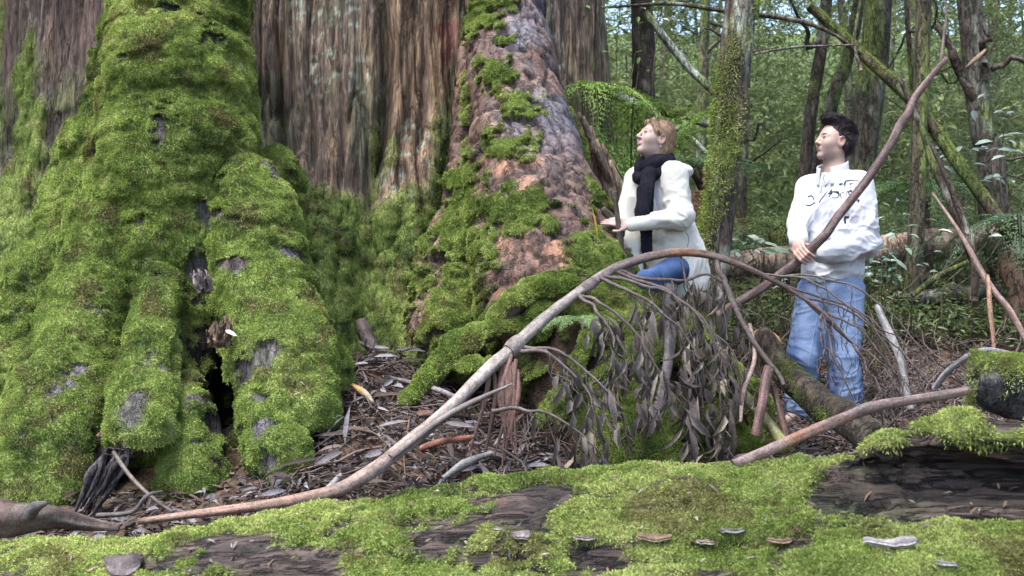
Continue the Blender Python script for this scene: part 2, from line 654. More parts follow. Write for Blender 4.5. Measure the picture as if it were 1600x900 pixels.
M_LEAF = mat('green leaf', rough=0.5, scale=9, contrast=0.25, bump=0, spec=0.45, trans=0.35)
M_DEAD = mat('dry dead leaf', rough=0.7, scale=60, contrast=0.35, bump=0.3, bump_dist=0.003, spec=0.3, trans=0.12)

MOSS_C = np.array([[.060, .092, .022], [.150, .208, .046], [.235, .305, .076], [.34, .39, .125]])
def moss_col(p, yellow=0.0, seed=3):
    """moss species and age differ in patches: deep green, green, yellow green, a little brown"""
    a = fbm(p * 3.2, 3, seed) * 0.9 + fbm(p * 17, 2, seed + 5) * 0.55
    t = np.clip(0.5 + a * 0.75 + yellow, 0, 0.999) * 3
    i = t.astype(int)
    f = (t - i)[:, None]
    c = MOSS_C[i] * (1 - f) + MOSS_C[np.minimum(i + 1, 3)] * f
    br = np.maximum(sstep(0.26, 0.5, fbm(p * 5.1 + 40, 3, seed + 8)), sstep(.3, .5, fbm(p * 14 + 11, 3, seed + 9)) * .8)
    return lerp(c, np.array([.13, .095, .045]), br * 0.6)
# ------------------------------------------------------------------ the forest floor
_GY = [-30, 0, 2.5, 4, 5, 6, 7, 8.5, 10, 14, 20, 30, 60, 150, 320]
_GZ = [-4, 0.0, .45, .66, .74, .80, .98, 1.38, 1.66, 2.15, 2.9, 4.6, 13, 40, 70]
def ground_z(x, y):
    x, y = np.asarray(x, float), np.asarray(y, float)
    z = np.interp(y, _GY, _GZ)
    z = z + .42 * np.exp(-((x + 0.78) / .34) ** 2 - ((y - 5.75) / .75) ** 2)          # litter heaped between the roots
    z = z + .16 * np.exp(-((x + 0.45) / .45) ** 2 - ((y - 4.9) / .5) ** 2)
    z = z + .12 * np.exp(-((x - 2.6) / .8) ** 2 - ((y - 4.6) / .6) ** 2)
    z = z - .10 * sstep(-.9, -2.2, x) * sstep(6, 3.5, y)
    far = sstep(6.5, 12, y)
    p = np.stack([x.ravel(), y.ravel(), np.zeros(x.size)], 1)
    n = fbm(p * 1.7, 3, 31).reshape(x.shape) * (.06 + .12 * far) + fbm(p * 7, 3, 32).reshape(x.shape) * .035
    return z + n * sstep(1.5, 3.0, y)

_xs = np.concatenate([-np.geomspace(300, 6.2, 34), np.arange(-6, 6.01, .045), np.geomspace(6.2, 300, 34)])
_ys = np.concatenate([np.linspace(-30, 2.4, 12), np.arange(2.5, 10.0, .045), np.geomspace(10.1, 320, 90)])
_gx, _gy = np.meshgrid(_xs, _ys, indexing='ij')
_gz = ground_z(_gx, _gy)
_gv = np.stack([_gx.ravel(), _gy.ravel(), _gz.ravel()], 1)
_i = np.arange(_gx.size).reshape(_gx.shape)
_gf = np.stack([_i[:-1, :-1], _i[1:, :-1], _i[1:, 1:], _i[:-1, 1:]], -1).reshape(-1, 4)
_t = fbm(_gv * [2.1, 2.1, 0], 4, 41)
_gc = lerp(np.array([.045, .030, .020]), np.array([.10, .072, .050]), sstep(-.35, .4, _t))
_gc = lerp(_gc, np.array([.05, .085, .02]), sstep(.12, .4, fbm(_gv * [.9, .9, 0] + 9, 3, 42)) * .8 * sstep(5.5, 8, _gv[:, 1]))
_gc = lerp(_gc, lerp(np.array([.03, .055, .018]), np.array([.07, .11, .03]), sstep(-.3, .3, fbm(_gv * [.5, .5, .5], 4, 43))), sstep(13, 19, _gv[:, 1]) * .9)
ground = mk('ground', _gv, _gf, M_SOIL, None, _gc)
tag(ground, kind='structure')
# ------------------------------------------------------------------ the giant tree
giant = empty('giant_tree', (-1.8, 8.6, 0.8),
              'colossal old tree whose flared trunk and spreading buttress roots are cushioned in green moss', 'tree')

def cushions(V, N, moss, sx=4.4, sz=7.0, amp=.05, seed=50):
    """moss hangs in overlapping cushions: bumps wider than tall that sag a little"""
    q = V * np.array([sx, sx, sz])
    q = q + np.stack([fbm(V * 3 + k * 11, 2, seed + k) for k in range(3)], 1) * 1.1
    d, cid = worley(q, seed)
    b = np.sqrt(np.clip(1 - (d / .95) ** 2, 0, 1))
    d2, _ = worley(V * np.array([13, 13, 20]) + fbm(V * 9, 2, seed + 4)[:, None] * .5, seed + 3)
    b2 = np.clip(1 - d2, 0, 1)
    amp = np.asarray(amp(V) if callable(amp) else amp)
    h = (b * (.55 + .75 * cid) * amp + b2 * .026 + fbm(V * 7, 3, seed + 5) * .018) * moss
    V2 = V + N * h[:, None]
    V2[:, 2] -= b * moss * amp * .85
    return V2, b, b2

def blob_mask(V, blobs, w=.3, seed=60, nf=7.0):
    """blobs (centre, radius [, vertical stretch]) on a surface, with ragged edges"""
    m = np.zeros(len(V))
    n = fbm(V * nf, 3, seed) * w + fbm(V * nf * 3.5, 2, seed + 3) * w * .6
    for b in blobs:
        c, r = b[0], b[1]
        sz = b[2] if len(b) > 2 else 1.0
        d = np.linalg.norm((V - c) / np.array([1, 1.6, sz]), axis=1) / r
        m = np.maximum(m, sstep(.15, -.15, d - 1 + n * 1.6))
    return m

def moss_coat(V, F, moss, n, name, parent, L=.010, W=.0055, yellow=0.0, seed=3, up=.3, jit=.75):
    n = int(n * 1.7)
    N = vnormals(V, F)
    face = np.clip((N @ nrm(A(0, -1, .25))) * 1.6 + .5, 0, 1)
    w = sstep(.35, .75, moss) * face
    Q, F4, p, T = tufts(V, F, N, w, n, L, W, up, jit)
    c = moss_col(p, yellow, seed) * RNG.uniform(.6, 1.4, (n, 1))
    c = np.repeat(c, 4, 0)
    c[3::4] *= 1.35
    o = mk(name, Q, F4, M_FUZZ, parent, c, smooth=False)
    o['kind'] = 'stuff'
    return o

def bark_cols(V, seed, base, streak, dark, tan):
    q = V * np.array([7, 7, .8])
    a = fbm(q, 4, seed)
    b = fbm(V * np.array([16, 16, 2.2]), 3, seed + 7)
    c = lerp(np.asarray(base), np.asarray(streak), sstep(-.15, .35, a))
    c = lerp(c, np.asarray(tan), sstep(.1, .45, fbm(V * np.array([5, 5, 1.2]) + 5, 3, seed + 11)) * .7)
    c = lerp(c, np.asarray(dark), sstep(.05, .4, b) * .75)
    return c

# --- the main trunk: an oval column flaring to the ground, fissured bark above, moss below
GX, GY = -1.75, 8.75
def trunk_surface():
    th = np.concatenate([np.linspace(-math.pi, -1.75, 40, endpoint=False), np.linspace(-1.75, 1.5, 620, endpoint=False),
                         np.linspace(1.5, math.pi, 40, endpoint=False)])
    zz = np.concatenate([np.arange(.3, 4.4, .02), np.linspace(4.5, 14, 30)])
    T, Z = np.meshgrid(th, zz, indexing='ij')
    fl = np.exp(-(Z - .9) / .85)
    a = 2.55 + .55 * fl - .03 * np.clip(Z - 4, 0, None)
    b = 1.85 + .62 * fl - .03 * np.clip(Z - 4, 0, None)
    X = GX + a * np.sin(T)
    Y = GY - b * np.cos(T)
    V = np.stack([X.ravel(), Y.ravel(), Z.ravel()], 1)
    # broad lobes, standing ribs and deep vertical furrows
    n = nrm(np.stack([np.sin(T).ravel() / 2.55, -np.cos(T).ravel() / 1.85, np.full(T.size, .12)], 1))
    low = sstep(2.9, 1.5, V[:, 2])
    q = V * np.array([1, 1, .25])
    d = .11 * np.sin(V[:, 0] * 2 * math.pi / .62 + V[:, 2] * .5 + 1.2) * low
    d += .09 * fbm(q * np.array([2.2, 2.2, 1.2]), 3, 70)
    rid = 1 - np.abs(fbm(V * np.array([5.5, 5.5, .55]), 3, 71)) * 2.6
    d -= .075 * np.clip(rid, 0, 1) ** 3 * (1 - low * .5)
    d += .03 * fbm(V * np.array([14, 14, 1.2]), 3, 72) + .012 * fbm(V * np.array([40, 40, 4]), 2, 73)
    gx = at(596, 0, 7)[0] + .05 * np.sin(V[:, 2] * 2.5)
    d -= .22 * np.exp(-((V[:, 0] - gx) / .055) ** 2) * sstep(1.9, 2.6, V[:, 2])
    gx2 = at(441, 0, 7)[0] + .03 * np.sin(V[:, 2] * 3.1)
    d -= .12 * np.exp(-((V[:, 0] - gx2) / .022) ** 2) * sstep(2.2, 2.7, V[:, 2])
    ck = np.clip(1 - np.abs(fbm(V * np.array([11, 11, .9]) + 3, 3, 74)) * 7, 0, 1)
    ck2 = np.clip(1 - np.abs(fbm(V * np.array([25, 25, 2.0]) + 9, 2, 69)) * 5, 0, 1)
    d -= (.016 * ck + .008 * ck2) * (1 - low * .6)
    V = V + n * d[:, None]
    global CRACK
    CRACK = np.maximum(ck, ck2 * .55)
    i = np.arange(T.size).reshape(T.shape)
    i = np.vstack([i, i[:1]])
    F = np.stack([i[:-1, :-1], i[1:, :-1], i[1:, 1:], i[:-1, 1:]], -1).reshape(-1, 4)
    return V, F
V, F = trunk_surface()
N = vnormals(V, F)
lowm = sstep(2.38, 2.1, V[:, 2] + fbm(V * np.array([3, 3, 2]), 3, 75) * .65)
patch = sstep(.18, .34, fbm(V * np.array([2.5, 2.5, 1.6]) + 3, 3, 76)) * sstep(3.3, 2.4, V[:, 2])
leftm = .95 * sstep(-3.05, -3.3, V[:, 0] + fbm(V * 2.2, 3, 77) * .7) * sstep(-.1, .25, fbm(V * np.array([2, 2, 1]) + 8, 3, 78) + .05 + sstep(2.6, 2, V[:, 2]))
bare = blob_mask(V, [(at(628, 400, 6.3), .10, 3.0), (at(480, 390, 6.4), .05), (at(505, 480, 6.3), .05, 1.5)], .3)
moss = np.clip(np.maximum(np.maximum(lowm, patch * .8), leftm) - bare, 0, 1)
bc = bark_cols(V, 80, (.165, .120, .092), (.24, .180, .132), (.060, .044, .034), (.31, .21, .13))
tanz = np.exp(-((V[:, 0] - at(635, 0, 7)[0]) / .2) ** 2) * sstep(2.0, 2.6, V[:, 2])
bc = lerp(bc, bc * np.array([1.35, 1.2, 1.0]), tanz)
red = blob_mask(V, [(at(712, 70, 7.3), .13, 2.0), (at(695, 130, 7.3), .08, 2.4), (at(505, 5, 7), .10, 1.0)], .5, 83)
bc = lerp(bc, np.array([.20, .055, .05]), red * .75)
bc = lerp(bc, np.array([.018, .013, .011]), CRACK ** 1.5 * .5)
alg = sstep(.0, .35, fbm(V * np.array([3, 3, 1.1]) + 21, 4, 84)) * .55
bc = lerp(bc, np.array([.10, .115, .065]), alg)
lich = sstep(.22, .36, fbm(V * 26, 3, 85)) * sstep(.0, .3, fbm(V * 1.6 + 31, 2, 86))
bc = lerp(bc, np.array([.33, .36, .29]), lich * .8)
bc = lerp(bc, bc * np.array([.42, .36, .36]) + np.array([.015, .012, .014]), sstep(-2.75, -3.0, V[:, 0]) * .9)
V2, b, b2 = cushions(V, N, moss, 3.6, 6.5, .035, 88)
mc = moss_col(V2, -.08, 3)
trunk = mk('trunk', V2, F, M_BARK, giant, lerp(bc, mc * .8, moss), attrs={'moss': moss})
moss_coat(V2, F, moss * (V2[:, 2] < 4.2) * (np.abs(V2[:, 0] + 1.6) < 2.6), 230000, 'moss', trunk, .012, .006, -.08)

def root_mesh(sd, name, moss_f, col_f, n, amp=.05, yellow=0.0, L=.0105, seed=50, it=2, cs=(4.4, 7.0), extra=None, mats=None, parent=None, fib=.02):
    V, F = sd.mesh()
    V = relax(V, F, it)
    N = vnormals(V, F)
    m = moss_f(V, N)
    V = V + N * ((fbm(V * np.array([6, 6, 2.5]), 4, seed + 20) * fib + fbm(V * np.array([24, 24, 5]), 2, seed + 23) * fib * .5) * (1 - m * .4))[:, None]
    V2, b, b2 = cushions(V, N, m, cs[0], cs[1], amp, seed)
    if extra is not None:
        V2 = extra(V2, N, m)
    c = lerp(col_f(V), moss_col(V2, yellow, seed) * .8, m)
    o = mk(name, V2, F, mats or M_BARK, parent or giant, c, attrs={'moss': m})
    moss_coat(V2, F, m, n, 'moss', o, L, .0065, yellow, seed)
    return o, V2, F, m

grey_bark = lambda V: bark_cols(V, 90, (.075, .066, .075), (.125, .112, .125), (.025, .020, .020), (.10, .075, .06))

# --- great front buttress, moss from top to toe
sd = SDF(at(-150, 800, 4.9) * [1, 0, 0] + A(-.4, 3.9, .3), A(-.75, 7.6, 4.3), .022)
P = lambda px, py, d: at(px, py, d)
sd.chain([P(285, -170, 6.35), P(283, 0, 6.05), P(280, 120, 5.9), P(277, 260, 5.75), P(275, 400, 5.72), P(280, 500, 5.66), P(282, 640, 5.5), P(282, 820, 5.4)],
         [.29, .335, .36, .40, .43, .42, .46, .46], .10)
sd.chain([P(222, 250, 5.75), P(180, 360, 5.55), P(140, 480, 5.28), P(98, 620, 4.95), P(62, 745, 4.65)], [.19, .20, .20, .21, .20], .06)
sd.chain([P(140, 560, 5.1), P(125, 680, 4.75), P(110, 760, 4.6)], [.16, .17, .15], .05)
sd.chain([P(100, 620, 5.05), P(20, 760, 4.85)], [.22, .19], .07)
sd.chain([P(250, 430, 5.12), P(238, 530, 4.88), P(228, 610, 4.68), P(218, 668, 4.50)], [.07, .10, .125, .13], .03)
sd.chain([P(296, 600, 4.98), P(301, 660, 4.78), P(305, 740, 4.62)], [.07, .125, .14], .03)
sd.chain([P(385, 300, 5.6), P(412, 450, 5.3), P(436, 560, 5.02), P(462, 640, 4.85)], [.20, .23, .25, .20], .07)
sd.chain([P(440, 500, 5.3), P(490, 575, 5.3), P(508, 625, 5.25)], [.20, .15, .12], .08)
sd.chain([P(405, 640, 4.72), P(432, 705, 4.55), P(445, 745, 4.5)], [.09, .115, .09], .04)
sd.chain([P(208, 490, 5.1), P(188, 590, 4.85), P(160, 680, 4.62), P(150, 730, 4.5)], [.02, .035, .05, .05], .04, sub=True)
sd.chain([P(264, 480, 5.0), P(263, 560, 4.78), P(262, 650, 4.6)], [.012, .028, .035], .03, sub=True)
sd.ell(P(432, 268, 6.15), (.13, .12, .15), k=.05)
sd.cap(P(336, 470, 5.1), P(344, 560, 4.8), .02, .06, .03, sub=True)
sd.chain([P(343, 545, 4.60), P(345, 650, 4.5)], [.045, .06], .02, sub=True)
sd.chain([P(344, 545, 4.80), P(346, 650, 4.70)], [.095, .105], .02, sub=True)
sd.chain([P(346, 550, 5.00), P(348, 655, 4.95)], [.10, .11], .02, sub=True)
sd.chain([P(344, 565, 5.2), P(346, 650, 5.2)], [.10, .12], .02, sub=True)
sd.chain([P(344, 565, 5.4), P(346, 650, 5.4)], [.10, .12], .02, sub=True)
sd.cap(P(262, 712, 4.35), P(235, 735, 4.6), .075, .07, .03, sub=True)
sd.cap(P(505, 715, 4.75), P(495, 770, 4.7), .13, .12, .04, sub=True)
sd.cap(P(358, 680, 4.5), P(372, 770, 4.5), .05, .06, .03, sub=True)
spots = [(P(253, 180, 5.35), .055, 2.0), (P(250, 205, 5.3), .04, 2), (P(322, 42, 5.6), .045, 1.3), (P(350, 125, 5.5), .05), (P(358, 188, 5.45), .045), (P(272, 5, 5.6), .09, .6),
         (P(165, 432, 4.9), .05, 2.2), (P(122, 490, 4.85), .07, 1.5), (P(150, 548, 4.7), .06), (P(68, 628, 4.55), .035), (P(125, 520, 4.8), .05, .8),
         (P(252, 460, 4.75), .04, 1.0), (P(275, 745, 4.3), .07, 1.2), (P(310, 750, 4.3), .06), (P(405, 670, 4.5), .05, .8), (P(398, 745, 4.4), .045), (P(232, 560, 4.66), .03, 1.5),
         (P(195, 735, 4.3), .07, 1.4), (P(130, 280, 5.3), .03, 2), (P(345, 605, 4.6), .085, 2.6), (P(345, 610, 4.8), .11, 2.4), (P(345, 610, 5.0), .13, 2.0), (P(345, 605, 5.2), .17, 1.8), (P(345, 605, 5.4), .2, 1.6), (P(345, 520, 4.9), .08, 1.2), (P(370, 690, 4.5), .06, 2), (P(510, 520, 5.1), .05, 1.0), (P(225, 330, 5.1), .03), (P(190, 590, 4.85), .04, 3.0), (P(160, 690, 4.6), .06, 1.5), (P(455, 395, 5.2), .05, 1.5), (P(300, 500, 5.1), .05, 2.0), (P(270, 570, 4.95), .05, 1.6), (P(140, 470, 4.95), .07, 1.8), (P(108, 560, 4.75), .05, 1.4), (P(470, 470, 5.1), .04, 1.3), (P(420, 720, 4.4), .04, 1), (P(300, 330, 5.2), .05, .6), (P(345, 270, 5.4), .05, .6), (P(360, 410, 5.1), .07, .5), (P(205, 90, 5.6), .04, .8)]
butt, BV, BF, Bm = root_mesh(sd, 'buttress_root', lambda V, N: np.clip(1 - blob_mask(V, spots, .8, 95, 11) - .9 * sstep(.36, .48, fbm(V * np.array([6, 6, 4]), 4, 96)), 0, 1) * sstep(-.62, -.3, N[:, 2] + .1), lambda V: lerp(grey_bark(V), np.array([.012, .010, .009]), blob_mask(V, [(P(345, 600, 4.85), .10, 2.6), (P(345, 600, 5.1), .16, 2.0), (P(345, 600, 5.35), .24, 1.6)], .2, 97)), 320000,  # bark inside the slit painted near black, standing in for the hollow's deep shade
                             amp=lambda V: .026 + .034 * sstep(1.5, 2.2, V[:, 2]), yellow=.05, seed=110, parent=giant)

# --- second mossy root spreading left
sd = SDF(A(-4.3, 4.9, .3), A(-1.9, 7.6, 3.6), .024)
sd.chain([P(205, 40, 6.8), P(172, 190, 6.55), P(135, 300, 6.4), P(92, 420, 6.2), P(45, 560, 5.95), P(-20, 700, 5.6)], [.12, .14, .17, .20, .22, .26], .10)
sd.chain([P(172, 210, 6.4), P(140, 340, 6.2), P(105, 460, 6.0)], [.10, .12, .14], .06)
root_mesh(sd, 'buttress_root', lambda V, N: np.clip(1 - blob_mask(V, [(P(122, 200, 5.9), .05, 1.5), (P(118, 300, 5.7), .03)], .4), 0, 1) * sstep(-.6, -.2, N[:, 2]),
          grey_bark, 100000, amp=.09, yellow=-.16, seed=130)

# --- right buttress: wet purple-brown bark with cushions of moss
sd = SDF(A(-.75, 4.6, .4), A(1.15, 7.9, 4.3), .022)
sd.chain([P(782, -150, 7.25), P(790, 0, 6.98), P(800, 110, 6.75), P(818, 230, 6.5), P(842, 340, 6.2), P(868, 440, 5.95), P(895, 540, 5.75)], [.22, .26, .29, .34, .40, .42, .42], .10)
sd.chain([P(800, 330, 6.1), P(815, 420, 5.85), P(812, 480, 5.75)], [.2, .22, .22], .08)
sd.chain([P(885, 300, 6.2), P(925, 380, 6.0), P(955, 460, 5.8), P(985, 540, 5.6)], [.16, .16, .17, .2], .08)
sd.chain([P(745, 60, 7.15), P(738, 300, 6.75), P(725, 400, 6.5), P(700, 520, 6.25)], [.12, .18, .25, .26], .12)
mb_ = [(P(752, 28, 6.75), .13, 1.1), (P(795, 15, 6.75), .06, 1.3), (P(785, 85, 6.6), .08, 1.2), (P(778, 130, 6.5), .13, 1.0), (P(815, 165, 6.3), .13, .8), (P(742, 150, 6.8), .09, 1.7),
       (P(830, 190, 6.25), .05, 1), (P(800, 225, 6.2), .13, 1.0), (P(822, 255, 6.1), .08, 1.2), (P(748, 232, 6.5), .08, 1.0), (P(838, 335, 5.8), .10, 1.1), (P(785, 330, 6.0), .13, .9),
       (P(872, 290, 6.0), .05, 1.2), (P(820, 262, 6.1), .07), (P(912, 340, 5.8), .06, 1.2), (P(905, 390, 5.6), .05, 2.2), (P(950, 440, 5.6), .13, 1.2), (P(985, 470, 5.5), .10), (P(925, 300, 6.0), .04, 1.2),
       (P(772, 385, 5.95), .10, 1.0), (P(735, 370, 6.3), .22, 1.3), (P(710, 460, 6.1), .28, 1.2), (P(740, 290, 6.5), .16, 1.0), (P(880, 480, 5.4), .12, .6)]
def rb_col(V):
    V0, V = V, along(V)
    c = bark_cols(V, 140, (.115, .066, .052), (.195, .125, .098), (.030, .019, .016), (.25, .14, .092))
    V = V0
    up = sstep(2.2, 2.7, V[:, 2])
    c = lerp(c, np.array([.14, .13, .155]), up * sstep(-.35, .1, fbm(V * 3, 3, 141)) * sstep(.0, .25, V[:, 0] + .2) * .9)
    pink = blob_mask(V, [(P(800, 270, 6.1), .16, .7), (P(820, 300, 6.0), .16, .6), (P(830, 410, 5.6), .18, 1.6), (P(870, 400, 5.55), .10, 1.8), (P(800, 455, 5.6), .16, 1.2)], .5, 143)
    c = lerp(c, np.array([.32, .165, .10]), pink * sstep(-.25, .25, fbm(V * np.array([13, 13, 3]), 3, 144)) * .85)
    return lerp(c, np.array([.016, .010, .010]), np.clip(1 - np.abs(fbm(along(V) * np.array([8, 8, .7]), 3, 149)) * 6, 0, 1) * .85)
def along(V):
    return np.stack([V[:, 0] + .15 * V[:, 2], V[:, 1] + .60 * V[:, 2], V[:, 2]], 1)
def rb_x(V, N, m):
    w = along(V)
    d = fbm(w * np.array([9, 9, .8]), 4, 145) * .022 - np.clip(1 - np.abs(fbm(w * np.array([8, 8, .7]), 3, 149)) * 6, 0, 1) * .03 + fbm(w * np.array([30, 30, 3]), 2, 146) * .008
    return V + N * (d * (1 - m))[:, None]
rbutt, RV, RF, Rm = root_mesh(sd, 'buttress_root', lambda V, N: np.maximum(blob_mask(V, mb_, .75, 147, 9), sstep(.30, .42, fbm(V * 6, 4, 148)) * .75 * sstep(2.9, 2.2, V[:, 2])), rb_col, 110000, amp=.042, yellow=.04, seed=150, cs=(6, 9), extra=rb_x, fib=.004, mats=M_ROOT)

# --- surface roots arching out of the litter, furred with moss
def surface_root(pts, rads, mossy=True, seed=0, n=9000):
    P_ = spline(np.array([at(*p) for p in pts]), 26)
    lo, hi = P_.min(0) - max(rads) - .12, P_.max(0) + max(rads) + .12
    s = SDF(lo, hi, .012)
    r = np.interp(np.linspace(0, 1, 26), np.linspace(0, 1, len(rads)), rads)
    s.chain(list(P_), list(r), .02)
    mf = lambda V, N: sstep(-.35, .15, N[:, 2] + fbm(V * 9, 3, seed) * .8) if mossy else sstep(.2, .6, N[:, 2] + fbm(V * 9, 3, seed) * .8)
    return root_mesh(s, 'surface_root', mf, lambda V: bark_cols(V, 160, (.12, .09, .07), (.2, .15, .11), (.04, .03, .025), (.2, .14, .1)), n,
                     amp=.022, yellow=.08, seed=170 + seed, cs=(14, 16), it=1, L=.014, fib=.008)
surface_root([(640, 625, 5.05), (668, 598, 5.1), (690, 570, 5.15), (722, 540, 5.2), (760, 520, 5.25), (800, 513, 5.3), (835, 517, 5.35), (870, 530, 5.5)], [.03, .05, .055, .05, .045, .04], seed=1)
surface_root([(700, 560, 5.2), (735, 572, 5.1), (775, 570, 5.05)], [.02, .018, .014], seed=2, n=2500)
surface_root([(775, 520, 5.3), (792, 487, 5.3), (820, 464, 5.32), (855, 452, 5.35), (890, 455, 5.4), (915, 470, 5.5)], [.04, .05, .055, .06, .06, .05], seed=3, n=12000)
surface_root([(925, 520, 5.2), (905, 560, 5.1), (875, 620, 4.95), (850, 660, 4.9)], [.025, .022, .02, .018], seed=4, n=3000)

# --- torn rotten stubs and bark flakes on the great root
def stub(px, py, d, dx, dy, L, w, col, seed, n=9):
    n = n * 2
    mb = MB()
    o = at(px, py, d)
    r = np.random.default_rng(seed)
    for k in range(n):
        a = o + np.array([r.uniform(-w, w), r.uniform(-.03, .03), r.uniform(-.02, .02)])
        e = a + np.array([dx, r.uniform(-.06, .0), dy]) * L * r.uniform(.5, 1.2) + r.normal(0, .02, 3)
        m_ = (a + e) / 2 + r.normal(0, .015, 3)
        add_tube(mb, spline([a, m_, e], 7), [.016 * r.uniform(.4, 1), .018 * r.uniform(.4, 1), .003], np.array(col) * r.uniform(.6, 1.5), seg=6, bump=.5, seed=seed + k)
    return mb.build('rotten_stub', M_BARK, giant)
stub(183, 705, 4.28, -.45, -1, .28, .05, (.075, .06, .065), 1, 14)
stub(322, 455, 4.95, -.45, .9, .10, .03, (.13, .10, .10), 2, 9)
stub(342, 540, 4.75, .0, 1, .12, .045, (.14, .09, .06), 3, 9)
stub(160, 685, 4.45, .8, .45, .14, .02, (.10, .06, .04), 4, 5)
# ------------------------------------------------------------------ mossy bank heaped against the right root
sd = SDF(A(-.4, 4.2, .45), A(1.9, 6.8, 1.75), .022)
sd.chain([P(885, 500, 5.7), P(930, 590, 5.5), P(960, 720, 5.2)], [.30, .36, .36], .12)
sd.chain([P(990, 490, 5.75), P(1010, 590, 5.45), P(1020, 720, 5.2)], [.17, .28, .32], .12)
sd.chain([P(1060, 560, 5.7), P(1110, 640, 5.5), P(1150, 720, 5.3)], [.2, .24, .24], .12)
sd.ell(P(840, 490, 5.55), (.22, .25, .12), k=.06)
sd.cap(P(845, 600, 5.1), P(835, 640, 5.0), .10, .12, .05, sub=True)
V, F = sd.mesh()
V = relax(V, F, 2)
N = vnormals(V, F)
mm = np.clip(sstep(-.55, .05, N[:, 2] + fbm(V * 5, 3, 301) * .9) * .999 - blob_mask(V, [(P(850, 590, 5.25), .22, 1.2), (P(900, 560, 5.15), .12, 1.5), (P(860, 680, 5.1), .2, .8), (P(1060, 600, 5.3), .14, 1.5)], .7, 302), 0, 1)
V = V + N * (fbm(V * 6, 4, 303) * .05)[:, None]
V2, b_, b2_ = cushions(V, N, mm, 6, 8, .06, 304)
wc = lerp(np.array([.035, .024, .016]), np.array([.13, .065, .04]), sstep(.0, .4, fbm(V * np.array([9, 9, 3]), 3, 305)))
bank = mk('mossy_bank', V2, F, M_SOIL, None, lerp(wc, moss_col(V2, -.1, 7) * .75, mm))
tag(bank, kind='structure')
N2 = vnormals(V2, F)
w = sstep(.3, .7, mm) * np.clip(N2 @ nrm(A(0, -1, .3)) * 1.5 + .4, 0, 1)
n = 120000
Q, F4, p, T = tufts(V2, F, N2, w, n, .015, .005, .4, .6)
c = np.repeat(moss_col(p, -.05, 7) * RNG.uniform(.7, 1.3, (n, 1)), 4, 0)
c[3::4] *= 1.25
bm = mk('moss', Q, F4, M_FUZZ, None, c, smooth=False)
tag(bm, kind='stuff', label='green moss growing over the bank below the right root', cat='moss')
# ------------------------------------------------------------------ fallen log across the front
log_root = empty('fallen_log', (0, 2.95, .5), 'huge rotting fallen log across the foreground, moss on top, dark hollow in its flank', 'log')
a0, a1 = A(-2.6, 3.18, .22), A(2.6, 2.78, .71)
sd = SDF(A(-2.3, 2.2, .3), A(2.3, 3.75, 1.6), .014)
sd.cap(a0, a1, .40, .60, .05)
sd.cap(A(.3, 2.5, .68), A(2.6, 2.28, .86), .18, .22, .10)                     # bulging lower lip at the right
sd.cap(A(-.6, 2.62, .52), A(.6, 2.55, .57), .2, .2, .10)
sd.chain([at(1290, 768, 2.75), at(1400, 760, 2.72), at(1520, 742, 2.70), at(1700, 724, 2.68)], [.06, .115, .135, .14], .06)      # upper shelf over the hollow
sd.chain([at(1235, 790, 2.44), at(1300, 778, 2.44), at(1400, 766, 2.44), at(1500, 764, 2.44), at(1700, 768, 2.42)], [.03, .052, .070, .078, .08], .02, sub=True, flat=((0, 1, 0), 3.8))
sd.chain([at(1150, 772, 2.52), at(1250, 772, 2.5)], [.012, .028], .02, sub=True, flat=((0, 1, 0), 3.0))
LV, LF = sd.mesh()
LV = relax(LV, LF, 2)
LN = vnormals(LV, LF)
ax = nrm(a1 - a0)
u = LV @ ax
q = np.stack([u * .9, LV[:, 1] * 7, LV[:, 2] * 9], 1)
hol = blob_mask(LV, [(at(1290, 770, 2.6), .07), (at(1350, 760, 2.6), .10), (at(1420, 752, 2.6), .13), (at(1500, 750, 2.6), .15), (at(1590, 745, 2.6), .16)], .12) * sstep(2.80, 2.76, LV[:, 1]) * sstep(.985, 1.01, LV[:, 2]) * sstep(1.17, 1.15, LV[:, 2])
fib = fbm(q, 4, 200)
ter = np.abs(((fbm(q * np.array([1, 1.6, 2.2]), 3, 201) * 2.2) % 1) - .5)
rg = np.clip(1 - np.abs(fbm(q * np.array([1.2, 2.0, 2.6]), 3, 213)) * 5, 0, 1)
d = fib * .04 - rg * .024 + (ter - .25) * .05 * (.45 + hol) + fbm(LV * 2.5, 3, 202) * .05 * (1 - hol) + fbm(np.stack([u * 6, LV[:, 1] * 40, LV[:, 2] * 40], 1), 2, 203) * .008
LV = LV + LN * d[:, None]
LN = vnormals(LV, LF)
